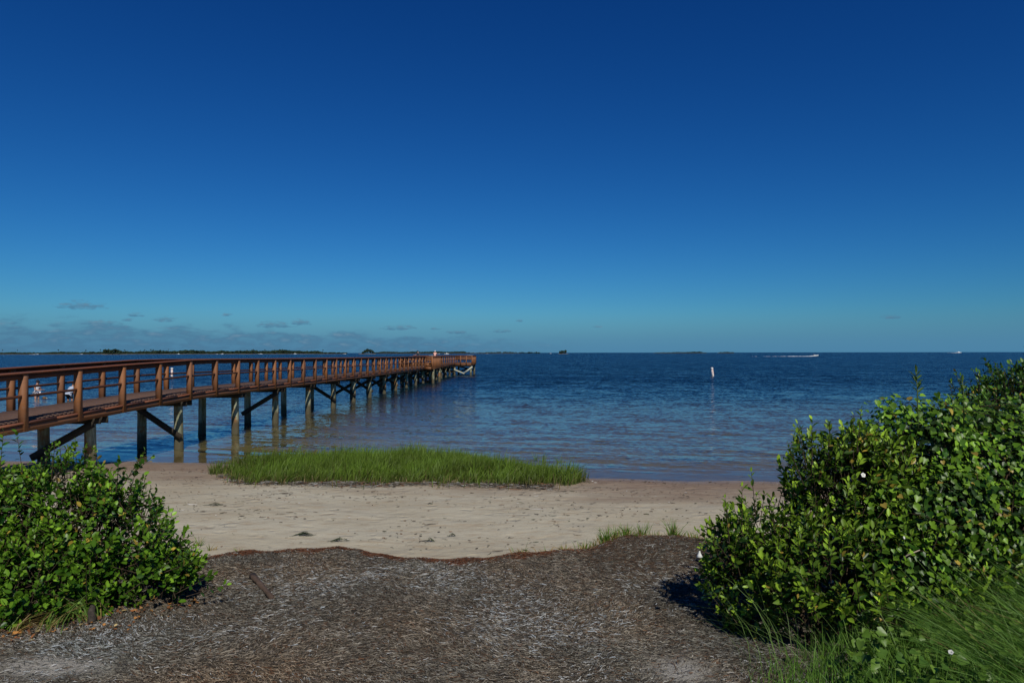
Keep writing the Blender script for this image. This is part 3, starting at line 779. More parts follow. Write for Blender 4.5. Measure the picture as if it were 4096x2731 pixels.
# vine thicket with heart shaped leaves, white flowers
def vine():
    root = (4.2, 6.4, gz(4.2, 6.4)); o = empty('vine_thicket', root)
    tag(o, 'tangle of heart leaved vines with white flowers over a bush at the right edge', 'vine')
    rt = np.array(root)
    lobes = [((3.95,6.65,1.92),(.66,.62,.74)), ((4.65,6.5,1.72),(.8,.7,.80)), ((3.75,5.95,1.50),(.75,.5,.60)), ((4.6,5.8,1.35),(.75,.55,.60)), ((5.5,6.6,1.6),(.8,.8,.85)), ((3.3,5.6,1.20),(.42,.35,.38)), ((5.0,7.1,1.95),(.8,.6,.65))]
    p, nor = lobe_points(lobes, 19500, 404, .70, 1.08, -.5, .70, .34)
    kk = p[:, 2] > top_z(p[:, 0], p[:, 1])+.40*sstep(4.6, 3.9, p[:, 0]); p = p[kk]; nor = nor[kk]
    r_ = np.random.default_rng(405); n = len(p)
    no = nrm(nor*.8+np.array([.05, -.40, .50])+r_.normal(0, .52, (n, 3)))
    dn = np.array([0, -.25, -1.0])+r_.normal(0, .55, (n, 3)); d = dn-no*(dn*no).sum(1, keepdims=True)
    ln = r_.uniform(.032, .060, n); g = r_.uniform(0, 1, (n, 1))**1.4
    pt = sn(p, 71, 2, 3.5)[:, None]*.3
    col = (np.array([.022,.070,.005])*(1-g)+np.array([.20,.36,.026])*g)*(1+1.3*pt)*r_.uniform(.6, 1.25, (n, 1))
    od = r_.uniform(0, 1, n) < .022; col[od] = np.array([.36,.27,.05])*r_.uniform(.5, 1.2, od.sum())[:, None]
    parts = [leaves(p-rt, d, no, ln, ln*.95, col, True)]
    # inner layer of larger bush leaves, coloured dark for the shade under the vines
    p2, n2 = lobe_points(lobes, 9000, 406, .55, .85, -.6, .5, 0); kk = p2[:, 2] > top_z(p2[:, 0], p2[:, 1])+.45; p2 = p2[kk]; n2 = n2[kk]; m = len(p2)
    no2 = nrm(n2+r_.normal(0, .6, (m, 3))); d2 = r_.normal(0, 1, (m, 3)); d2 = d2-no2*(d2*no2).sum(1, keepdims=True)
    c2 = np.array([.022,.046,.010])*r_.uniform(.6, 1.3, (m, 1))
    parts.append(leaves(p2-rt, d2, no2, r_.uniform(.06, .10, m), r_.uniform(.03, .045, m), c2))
    # trailing leaves on the ground in front
    N3 = 2600; x = r_.uniform(1.9, 5.8, N3); y = r_.uniform(4.3, 5.65, N3); ok = (x > 2.25+np.clip(y-5.15, 0, 1)*2.6+r_.exponential(.25, N3)); x = x[ok]; y = y[ok]
    z = top_z(x, y)+r_.uniform(.02, .42, len(x)); m = len(x)
    no3 = nrm(np.array([0, -.35, .8])+r_.normal(0, .4, (m, 3))); d3 = np.stack([r_.normal(0, 1, m), -.4*np.ones(m), -.5*np.ones(m)], -1); d3 = d3-no3*(d3*no3).sum(1, keepdims=True)
    g = r_.uniform(0, 1, (m, 1)); c3 = np.array([.05,.11,.014])*(1-g)+np.array([.13,.22,.03])*g
    l3 = r_.uniform(.032, .075, m); parts.append(leaves(np.stack([x, y, z], -1)-rt, d3, no3, l3, l3*.95, c3, True))
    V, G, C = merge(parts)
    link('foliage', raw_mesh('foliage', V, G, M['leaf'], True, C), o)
    # vine runners
    k = 260; sel = r_.choice(n, k, replace=False); S = 8; tt = np.linspace(0, 1, S)
    a0 = p[sel]; dirv = nrm(np.cross(nor[sel], r_.normal(0, 1, (k, 3))))
    P = a0[:, None, :]+dirv[:, None, :]*(tt*r_.uniform(.2, .6, (k, 1)))[..., None]+np.array([0, 0, -1.])*(.35*tt**2*r_.uniform(.1, .7, (k, 1)))[..., None]+r_.normal(0, .008, (k, S, 3))-rt
    V1, q1 = tubes(P, np.full((k, S), .0022), 4)
    me_ = (np.array([e[0] for e in lobes]))
    k2 = 70; b = np.stack([r_.normal(0, .5, k2), r_.normal(0, .3, k2), -.05*np.ones(k2)], -1)
    sel = r_.choice(m if False else len(p2), k2, replace=False); e = p2[sel]-rt
    P2 = b[:, None, :]*(1-tt)[None, :, None]+e[:, None, :]*tt[None, :, None]+r_.normal(0, .02, (k2, S, 3))
    V2, q2 = tubes(P2, np.linspace(.018, .006, S)[None, :]*np.ones((k2, 1)), 5)
    link('vine_stem', raw_mesh('vine_stem', np.concatenate([V1, V2]), [q1, q2+len(V1)], M['bark'], True), o)
    # white trumpet flowers
    def flower(x, y, z, s, ax):
        ax = Vector(ax).normalized(); a = ax.orthogonal().normalized(); b = ax.cross(a)
        mb = MB(); v = []; n_ = 15
        prof = [(-.9, .05), (-.4, .08), (0, .2), (.12, .5), (.16, .85)]
        for h_, r0 in prof:
            for i in range(n_):
                t_ = 2*PI*i/n_; rr = r0*s*(1+(.12*math.cos(5*t_) if r0 > .4 else 0))
                v.append(Vector((x, y, z))+ax*h_*s+a*rr*math.cos(t_)+b*rr*math.sin(t_))
        f = [(i*n_+k_, i*n_+(k_+1) % n_, (i+1)*n_+(k_+1) % n_, (i+1)*n_+k_) for i in range(len(prof)-1) for k_ in range(n_)]
        mb.add([w-Vector(root) for w in v], f)
        return mb.build('flower', M['petal'], o, True)
    for (u, v, y, s, ax) in ((3452,1902,5.50,.022,(.1,-1,.5)), (3802,2610,4.40,.018,(-.4,-.6,.6)), (3615,2152,5.40,.014,(.5,-.8,.4))):
        flower((u-2048)/F*y, y, H-(v-1411)/F*y, s, ax)
    # the bare twigs that stick out
    for (pts) in (((3592,2250),(3618,2215),(3655,2190)), ((3900,2240),(3925,2205),(3938,2170))):
        mb = MB(); y = 5.5
        mb.tube([Vector(((u-2048)/F*y, y-.04*i, H-(v-1411)/F*y))-Vector(root) for i, (u, v) in enumerate(pts)], [.008, .006, .004], 6)
        mb.build('bare_twig', plain_mat('pale_twig', (.36,.30,.22), .9, .3, 30), o, True)
    return o
M['petal'] = plain_mat('white_petal', (.62,.62,.55), .7, .1)
vine()
# single pale flower drooping from the mangrove shrub's left side
def lone_flower():
    y = 5.9; x = (2797-2048)/F*y; z = H-(2203-1411)/F*y
    o = empty('drooping_flower', (x, y, z)); tag(o, 'single white drooping trumpet flower at the left side of the dark glossy shrub', 'flower')
    mb = MB(); n_ = 12; v = []
    prof = [(0, .006), (-.02, .010), (-.035, .018), (-.052, .028), (-.056, .020)]
    for h_, r0 in prof:
        for i in range(n_): v.append((r0*math.cos(2*PI*i/n_), r0*math.sin(2*PI*i/n_), h_))
    mb.add(v, [(i*n_+k_, i*n_+(k_+1) % n_, (i+1)*n_+(k_+1) % n_, (i+1)*n_+k_) for i in range(4) for k_ in range(n_)])
    mb.build('petals', M['petal'], o, True)
    m2 = MB(); m2.tube([(0,0,-.005),(.02,0,.05),(.07,.05,.09),(.16,.12,.08)], [.004,.003,.003,.003], 6)
    m2.build('stalk', plain_mat('green_stalk', (.10,.16,.03), .7), o, True)
lone_flower()

# tall sprouts rising from the vine thicket
def sprout(name, u, v0, v1, y, n, ln, label):
    x = (u-2048)/F*y; z0 = H-(v0-1411)/F*y; z1 = H-(v1-1411)/F*y
    o = empty(name, (x, y, z0)); tag(o, label, 'plant')
    hh = z1-z0; r_ = np.random.default_rng(u)
    k = np.arange(n); t = .3+.7*k/(n-1)
    az = k*2.4+r_.normal(0, .3, n); al = np.where(t > .9, .12, .75)+r_.normal(0, .12, n)
    d = np.stack([np.cos(az)*np.sin(al), np.sin(az)*np.sin(al)*.7, np.cos(al)], -1)
    no = np.stack([-np.cos(az)*np.cos(al), -np.sin(az)*np.cos(al)-.3, np.sin(al)], -1)
    pos = np.stack([-.06*hh*t, 0*t, hh*.88*t], -1)
    col = np.array([.035,.07,.014])*(1-t[:, None])+np.array([.085,.15,.03])*t[:, None]
    V, G, C = leaves(pos, d, nrm(no), ln*r_.uniform(.8, 1.2, n), ln*.34*np.ones(n), col)
    link('foliage', raw_mesh('foliage', V, G, M['leaf'], True, C), o)
    mb = MB(); mb.tube([(0,0,-.25),(-.02*hh,0,hh*.4),(-.06*hh,0,hh*.9)], [.006,.005,.003], 6); mb.build('stalk', plain_mat('sprout_stalk', (.08,.12,.03), .7), o, True)
sprout('leafy_sprout', 3672, 1610, 1478, 6.3, 13, .085, 'tall leafy sprout rising out of the vines with the water behind')
sprout('leafy_sprout', 3855, 1610, 1520, 6.3, 8, .075, 'shorter leafy sprout above the vines near the right edge bush')

# rushes and grass in the lower right corner
def rushes():
    N = 3000
    r_ = np.random.default_rng(77)
    bx = r_.uniform(3.3, 5.6, N); by = r_.uniform(4.0, 5.35, N)
    bz = top_z(bx, by)
    L = r_.uniform(.35, .85, N)
    # stems sweep up and to the left, as if combed by the wind
    ph = PI+r_.normal(0, .42, N); el = R(30)+r_.normal(0, .24, N)
    S = 6; t = np.linspace(0, 1, S)
    e = el[:, None]+.35*(1-t)[None, :]-.15*t[None, :]
    hx = np.cumsum(np.cos(e)*L[:, None]/(S-1), 1); hz = np.cumsum(np.sin(e)*L[:, None]/(S-1), 1)
    P = np.stack([bx[:, None]+np.cos(ph)[:, None]*hx, by[:, None]+np.sin(ph)[:, None]*hx+.1*t, bz[:, None]+hz], -1)
    side = nrm(np.stack([r_.normal(0, .3, N), r_.normal(0, .6, N)-.3, np.ones(N)], -1))
    w = r_.uniform(.003, .0065, N)[:, None]*np.array([1,1,.9,.7,.5,.12])
    g = r_.uniform(0, 1, (N, 1)); col = np.array([.05,.13,.016])*(1-g)+np.array([.24,.40,.085])*g
    dd = r_.uniform(0, 1, N) < .06; col[dd] = np.array([.30,.22,.10])
    V, q, C = ribbons(P, side, w, col)
    # finer upright grass along the bottom edge
    N2 = 9000; x = r_.uniform(1.5, 5.6, N2); y = r_.uniform(4.3, 5.75, N2)
    ok = x > 1.78+np.clip((y-5.1), 0, 2)*1.5+r_.exponential(.40, N2)-.1
    x = x[ok]; y = y[ok]; n = len(x)
    h = r_.uniform(.15, .52, n)*np.clip(.35+(x-1.5)*.45, .35, 1.05)
    g = r_.uniform(0, 1, (n, 1)); c2 = np.array([.05,.13,.015])*(1-g)+np.array([.18,.33,.05])*g
    V2, q2, C2 = blades(np.stack([x, y, top_z(x, y)], -1), h, r_.uniform(0, 2*PI, n), np.abs(r_.normal(.5, .3, n)), r_.uniform(.0035, .0085, n), c2)
    # a few long thin stems leaning over the dark gap under the shrub
    N3 = 170; x = r_.uniform(1.7, 4.2, N3); y = r_.uniform(4.9, 5.6, N3)
    V3, q3, C3 = blades(np.stack([x, y, top_z(x, y)], -1), r_.uniform(.4, .85, N3), r_.normal(PI, .9, N3), np.abs(r_.normal(.75, .3, N3)), r_.uniform(.003, .005, N3), np.array([[.18,.29,.07]])*r_.uniform(.6, 1.2, (N3, 1)))
    o = link('tall_grass', raw_mesh('tall_grass', np.concatenate([V, V2, V3]), [q, q2+len(V), q3+len(V)+len(V2)], M['grass'], True, np.concatenate([C, C2, C3])))
    tag(o, 'long wind combed green grass in the lower right corner', 'grass', kind='stuff')
rushes()
# grass at the foot of the left shrub, fallen leaves
x, y = at(345, 2535, .52)
tuft('long_leaved_tuft', x, y, 34, .48, 'long leaved green grass tuft at the foot of the left shrub', None, .12, .07, lean=PI-.2, width=.012, bendm=.9)
x, y = at(190, 2570, .52)
tuft('long_leaved_tuft', x, y, 26, .42, 'half yellow grass tuft left of the greener tuft under the left shrub', None, .55, .10, lean=PI*.2, width=.009, bendm=.9)
x, y = at(60, 2590, .52)
tuft('long_leaved_tuft', x, y, 22, .38, 'dry bent grass tuft in the left edge below the shrub', None, .75, .10, lean=PI*.1, width=.009, bendm=1.0)
def fallen():
    n = 330; u = rng.uniform(0, 780, n); v = 2610-u*.19+rng.normal(0, 26, n)
    xy = np.array([at(a, b, .5) for a, b in zip(u, v)]); z = top_z(xy[:, 0], xy[:, 1])+rng.uniform(.005, .03, n)
    no = nrm(np.array([0, 0, 1.])+rng.normal(0, .4, (n, 3))); d = rng.normal(0, 1, (n, 3)); d = d-no*(d*no).sum(1, keepdims=True)
    pal = np.array([[.42,.19,.05],[.28,.11,.04],[.38,.28,.12],[.16,.09,.05]])
    V, G, C = leaves(np.column_stack([xy, z]), d, no, rng.uniform(.03, .055, n), rng.uniform(.02, .032, n), pal[rng.choice(4, n, p=[.3,.3,.15,.25])]*rng.uniform(.6, 1.2, (n, 1)))
    o = link('fallen_leaves', raw_mesh('fallen_leaves', V, G, attr_mat('dead_leaf', .7, .3, .1), True, C))
    tag(o, 'orange brown dead leaves fallen under the left shrub', 'leaves', kind='stuff')
fallen()
def dead_bundle(u, v, n, label):
    x, y = at(u, v, .52); o = empty('withered_stalks', (x, y, gz(x, y))); tag(o, label, 'dead plant')
    a = rng.uniform(0, 2*PI, n); hh = rng.uniform(.1, .24, n)
    root = np.stack([rng.normal(0, .05, n), rng.normal(0, .03, n), 0*a], -1)
    col = np.array([.36,.24,.13])*rng.uniform(.5, 1.3, (n, 1))
    V, q, C = blades(root, hh, a, np.abs(rng.normal(.3, .2, n)), rng.uniform(.006, .014, n), col)
    link('stalks', raw_mesh('stalks', V, [q], M['grass'], True, C), o)
for (u, v, lab) in ((455, 2450, 'pale withered stalks hanging at the lower edge of the left shrub'), (520, 2440, 'brown withered stalks beside the pale ones under the left shrub'), (685, 2370, 'withered stalks under the right tip of the left shrub')):
    dead_bundle(u, v, 16, lab)
def stump():
    x, y = at(365, 2548, .5); o = empty('stump', (x, y, gz(x, y))); tag(o, 'small dark rotten stump beside the long leaved tuft', 'stump')
    mb = MB(); mb.tube([(0,0,-.03),(.005,0,.04),(-.01,.01,.10),(.005,.01,.15)], [.045,.036,.032,.02], 9); mb.build('stump_wood', plain_mat('rotten_wood', (.05,.04,.03), .95, .5, 30), o, True)
stump()

# ------------------------------------------------------------------ the pier
PK = .97
PO = ((-10.885-.07)*PK, 15.3*PK, H*(1-PK)); PA = R(-2.1); SP = 1.83
pier = empty('pier', PO, PA); pier.scale = (PK, PK, PK)
tag(pier, 'long red brown wooden fishing pier on piles with railings and a T shaped end', 'pier')
_zi = np.array([-6, 0, 2, 4, 5, 10, 20, 30, 44, 60.])*SP
_zz = np.array([1.24, 1.55, 1.66, 1.755, 1.765, 1.71, 1.64, 1.60, 1.57, 1.57])
def zd(s): return float(np.interp(s, _zi, _zz))
WF = -1.93                     # lateral offset of the far post row
S0, S1, S2 = -10.0, 80.5, 86.3 # pier start, start and end of the T head
TL, TR = -5.9, 2.4             # left and right ends of the T head
A0, A1, AW = 54.9, 59.8, .75   # seating bays half way
def knots(a, b):
    k = [a]+[x for x in _zi if a < x < b]+[b]
    return [(s, zd(s)) for s in k]
# deck boards
mb = MB(); s = S0
rr = random.Random(5)
while s < S2-.01:
    z = zd(s); w0, w1 = WF+.07, -.07
    if s >= S1: w0, w1 = TL+.05, TR-.05
    elif A0+.05 < s < A1-.15: w0, w1 = WF-AW+.05, AW-.05
    j = rr.uniform(-.003, .003)
    mb.box(w0+rr.uniform(-.01, .01), w1+rr.uniform(-.01, .01), s, s+.139, z-.04+j, z+j)
    s += .146
mb.build('deck', M['deck'], pier)
# joists under the deck
mb = MB()
for w in (-.45, -.97, -1.5):
    mb.sweep(w-.025, w+.025, -.25, -.045, knots(S0, S2-.2))
for yy in (S1+.5, S1+2, S1+3.5, S1+5):
    mb.box(TL+.1, TR-.1, yy, yy+.05, zd(S1)-.25, zd(S1)-.045)
mb.build('joist', M['joist'], pier)

def edge_runs(side):
    """the long edges, broken at the bays"""
    return [(S0, A0), (A1, S1)] if side > 0 else [(S0, A0), (A1, S1)]
for side in (1, -1):
    c = 0.0 if side > 0 else WF
    sg = side
    def sw(mb, a, b, lo, hi, p0, p1):
        w0, w1 = sorted((c+sg*a, c+sg*b)); mb.sweep(w0, w1, lo, hi, knots(p0, p1))
    m_c, m_s, m_m, m_k, m_f = MB(), MB(), MB(), MB(), MB()
    for (a, b) in edge_runs(side):
        sw(m_c, -.14, .085, 1.05, 1.09, a, b)
        sw(m_s, -.012, .028, .925, 1.048, a, b)
        sw(m_m, -.015, .03, .52, .578, a, b)
        # kerb laid board by board, never perfectly straight
        m_k = MB(); p = a
        while p < b-.05:
            q_ = min(b, p+SP); j = rr.uniform(-.006, .006)
            sw(m_k, -.02+j, .058+j, -.08+j, -.032+j, p, q_); p = q_
        m_k.build('kerb_board', M['cap_paint'], pier)
        sw(m_f, .0, .038, -.25, -.085, a, b)
    m_c.build('cap_rail', M['cap_paint'], pier); m_s.build('sub_rail', M['paint_rail'], pier)
    m_m.build('mid_rail', M['paint_rail'], pier); m_f.build('fascia', M['paint'], pier)

# posts
mb = MB(); mb.box(-.07, .07, -.0705, .0705, -.245, 1.049)
post_me = mb.mesh('rail_post', M['paint'])
posts = []
for i in range(-5, 45):
    s = i*SP
    if not (A0+.2 < s < A1-.2) and s < S1+.1: posts.append((0.0, s))
    s2 = i*SP+.25
    if not (A0+.2 < s2 < A1-.2) and s2 < S1-.3: posts.append((WF, s2))
posts.sort(key=lambda p: p[1])
npost = 0; restposts = []
def add_post(w, s, rest=False):
    global npost
    if npost < 100 and not rest:
        o = link('rail_post', post_me, pier, (w, s, zd(s)), (0, 0, rr.uniform(-.02, .02))); npost += 1
    else: restposts.append((w, s))
for (w, s) in posts: add_post(w, s)
# seating bays half way out, one on each side
for sg, c in ((1, 0.0), (-1, WF)):
    z = zd((A0+A1)/2); e = c+sg*AW
    def bx(mb, a, b, y0, y1, z0, z1):
        w0, w1 = sorted((c+sg*a, c+sg*b)); mb.box(w0, w1, y0, y1, z+z0, z+z1)
    bay = MB()
    bx(bay, -.14, AW+.085, A0-.07, A0+.10, 1.051, 1.092)      # caps
    bx(bay, -.14, AW+.085, A1-.10, A1+.07, 1.051, 1.092)
    bx(bay, AW-.14, AW+.085, A0+.10, A1-.10, 1.05, 1.09)
    bay.build('cap_rail', M['cap_paint'], pier)
    wall = MB()
    for y0 in (A0-.03, A1-.02):
        bx(wall, .075, AW-.075, y0, y0+.045, .84, 1.048); bx(wall, .075, AW-.075, y0+.002, y0+.047, .62, .80)
        bx(wall, .075, .20, y0+.004, y0+.04, .80, .84); bx(wall, .34, .50, y0+.004, y0+.04, .80, .84)
        bx(wall, .075, AW-.075, y0, y0+.045, -.27, .02); bx(wall, .075, .42, y0+.003, y0+.048, .03, .40)
        bx(wall, .075, AW-.075, y0, y0+.045, .40, .45)
    for k, zz in enumerate((-.05, .15, .35, .55)):
        bx(wall, AW-.06, AW-.02, A0+.08, A1-.08, zz, zz+.19)
    bx(wall, AW, AW+.038, A0-.03, A1+.03, -.27, -.085)
    wall.build('bay_boards', M['paint'], pier)
    bench = MB()
    for k in range(3): bx(bench, .16+.14*k, .29+.14*k, A0+.12, A1-.12, .42, .46)
    for y0 in np.linspace(A0+.3, A1-.3, 5): bx(bench, .2, .55, y0, y0+.08, .0, .42)
    bench.build('bench', M['paint'], pier)
    n = 9
    for k in range(n):
        add_post(e, A0+(A1-A0)*k/(n-1), rest=(sg < 0))
# T head: railings round it with boards, benches
zt = zd(S1+1)
def side_run(p, q_, np_, boards, fascia=True):
    """railing along a straight side of the T head, outward normal to the right of p->q"""
    p = Vector((*p, 0)); q_ = Vector((*q_, 0)); d = (q_-p).normalized(); L = (q_-p).length
    nr = Vector((d.y, -d.x, 0)); C = Vector((0, 0, zt))
    def bd(mb, lo, hi, off, th, a=0.0, b=0.0):
        mid = (lo+hi)/2
        mb.beam(p+C+d*a+nr*off+Vector((0,0,mid)), q_+C-d*b+nr*off+Vector((0,0,mid)), th, hi-lo)
    a = MB(); bd(a, 1.05, 1.09, -.025, .225, -.09, -.09); a.build('cap_rail', M['cap_paint'], pier)
    a = MB(); bd(a, .925, 1.048, .008, .04, .06, .06); bd(a, .50, .56, .008, .045, .06, .06)
    a.build('mid_rail', M['paint_rail'], pier)
    a = MB()
    if boards:
        bd(a, .76, .92, -.03, .036, .02, .02); bd(a, .585, .75, -.032, .036, .02, .02)
        bd(a, .02, .12, -.03, .036, .02, .02)
    bd(a, -.25, -.085, .02, .038, -.02, -.02); bd(a, -.08, -.03, .02, .078, -.05, -.05)
    a.build('fascia', M['paint'], pier)
    for k in range(np_):
        t = k/(np_-1); c_ = p+d*L*t
        add_post(c_.x, c_.y)
side_run((0.0, S1), (TR, S1), 4, True)
side_run((TR, S1+.9), (TR, S2), 6, True)
a = MB(); a.box(TR-.14, TR+.085, S1-.03, S1+.95, zt+1.052, zt+1.094); a.build('cap_rail', M['cap_paint'], pier)
side_run((TR, S2), (TL, S2), 7, False)
side_run((TL, S2), (TL, S1), 5, False)
side_run((TL, S1), (WF, S1), 5, True)
mb = MB()
for k in range(3): mb.box(.35, TR-.35, S1+.28+.14*k, S1+.41+.14*k, zt+.42, zt+.46)
for x in np.linspace(.5, TR-.5, 3): mb.box(x, x+.08, S1+.3, S1+.66, zt, zt+.42)
mb.build('bench', M['paint'], pier)
mb = MB()
for k in range(3): mb.box(TL+.9, WF-.35, S1+.28+.14*k, S1+.41+.14*k, zt+.42, zt+.46)
for x in np.linspace(TL+1, WF-.6, 4): mb.box(x, x+.08, S1+.3, S1+.66, zt, zt+.42)
mb.build('bench', M['paint'], pier)
if restposts:
    mb = MB()
    for (w, s) in restposts: mb.box(w-.07, w+.07, s-.07, s+.07, zd(s)-.245, zd(s)+1.049)
    o = mb.build('rail_post', M['paint'], pier); tag(o, kind='stuff')
# pale planks lying on the rail at the end corner
mb = MB(); mb.box(TR-.75, TR+.06, S1+.05, S1+.30, zt+1.098, zt+1.135); mb.build('rail_plank', plain_mat('grey_plank', (.42,.42,.38), .8), pier)

# piles, pile caps, braces
Pm = Matrix.Rotation(PA, 4, 'Z'); Pw = Matrix.Translation(PO)@Pm@Matrix.Scale(PK, 4)
def bed_at(w, s):
    c = Pw@Vector((w, s, 0)); return (float(sand_z(np.array([c.x]), np.array([c.y]))[0])-PO[2])/PK
def pile(w, s, r=.142, top=None):
    b = bed_at(w, s)-.35; tp = zd(s)-.255 if top is None else top
    mb = MB(); j = rr.uniform(-.02, .02); k = rr.uniform(-.02, .02)
    hts = np.linspace(b, tp, 7)
    mb.tube([(j*(1-i/6)+rr.uniform(-.004, .004), k*(1-i/6), h) for i, h in enumerate(hts)], [r*(1.06-.10*i/6)*rr.uniform(.98, 1.02) for i in range(7)], 14)
    return link('pile', mb.mesh('pile', M['pile'], True), pier, (w, s, 0))
bents = [-3.5, -1.1, 1.24, 3.60, 5.85, 8.05, 10.40, 12.70, 15.05, 17.30, 19.75, 22.0, 24.5, 27.0, 29.3, 31.7, 34.3, 36.4, 38.6, 40.7, 42.9]
for k, i in enumerate(bents):
    i = .259+1.031*i
    s = i*SP; z = zd(s)
    nw, fw = -.35, -1.62
    pile(nw, s); pile(fw, s+rr.uniform(-.08, .08))
    if 29 < i < 33:
        pile(AW-.05, s); pile(WF-AW+.05, s)
    mb = MB()
    for sg in (-1, 1):
        x0, x1 = -1.98, .03
        if 29 < i < 33: x0, x1 = WF-AW-.05, AW+.05
        mb.box(x0+rr.uniform(-.03,.03), x1+rr.uniform(-.02,.02), s+sg*.155-.022, s+sg*.155+.022, z-.43, z-.255)
    mb.build('pile_cap', M['joist'], pier)
    hi = z-.42; lo = .30
    yb = s-.175 if k % 2 else s+.175
    def brace(a, b, y, m='joist'):
        mb = MB(); mb.beam((a[0], y, a[1]), (b[0], y, b[1]), .045, .19, up=(0, 1, 0)) if False else mb.beam((a[0], y, a[1]), (b[0], y, b[1]), .045, .19)
        mb.build('cross_brace', M[m], pier)
    left = ((fw-.2, lo), (nw+.2, hi)); right = ((fw-.1, hi), (nw+.18, lo))
    if k < 2: continue
    if k == 2: brace(*left, s-.19)
    elif k == 3: brace(*right, s-.19)
    elif k == 4: pass
    elif k == 5: brace(*left, s-.19)
    elif k == 6: pass
    elif k == 7: brace(*right, s-.19)
    else:
        brace(*(left if k % 2 else right), s-.19)
        brace(*(right if k % 2 else left), s+.19)
for w in (TL+.25, -3.9, -.1, TR-.2):
    for s in (S1+.25, S2-.4): pile(w, s, .15, zt-.255)
mb = MB()
for s in (S1+.25, S2-.4):
    for sg in (-1, 1): mb.box(TL+.05, TR-.02, s+sg*.17-.022, s+sg*.17+.022, zt-.43, zt-.255)
mb.build('pile_cap', M['joist'], pier)
for (a, b, y, m) in (((-.15, .72), (1.3, .13), S1-.0, 'newbrace'), ((TR+.05, 1.12), (1.15, .10), S1+.045, 'newbrace'),
                     ((-.1, 1.1), (TR-.2, .5), S2-.6, 'joist'), ((-.2, .2), (TR-.2, 1.0), S2-.65, 'joist'), ((-3.9, 1.1), (-.1, .3), S1+.0, 'joist')):
    mb = MB(); mb.beam((a[0], y, a[1]), (b[0], y, b[1]), .05, .22); mb.build('cross_brace', M[m], pier)

# bait board on the rail in front of the men
c = Pw@Vector((-3.35, S1-.02, zt+1.094))
cut = empty('bait_board', c, PA); tag(cut, 'white bait board lying on the pier rail between the two anglers', 'board')
mb = MB(); mb.box(-.30, .30, -.13, .13, 0, .035); mb.build('board', plain_mat('white_board', (.7,.7,.68), .5), cut)
mb = MB(); mb.box(-.28, -.24, -.11, .11, .036, .055); mb.box(.24, .28, -.11, .11, .036, .055); mb.build('batten', plain_mat('white_batten', (.6,.6,.58), .5), cut)

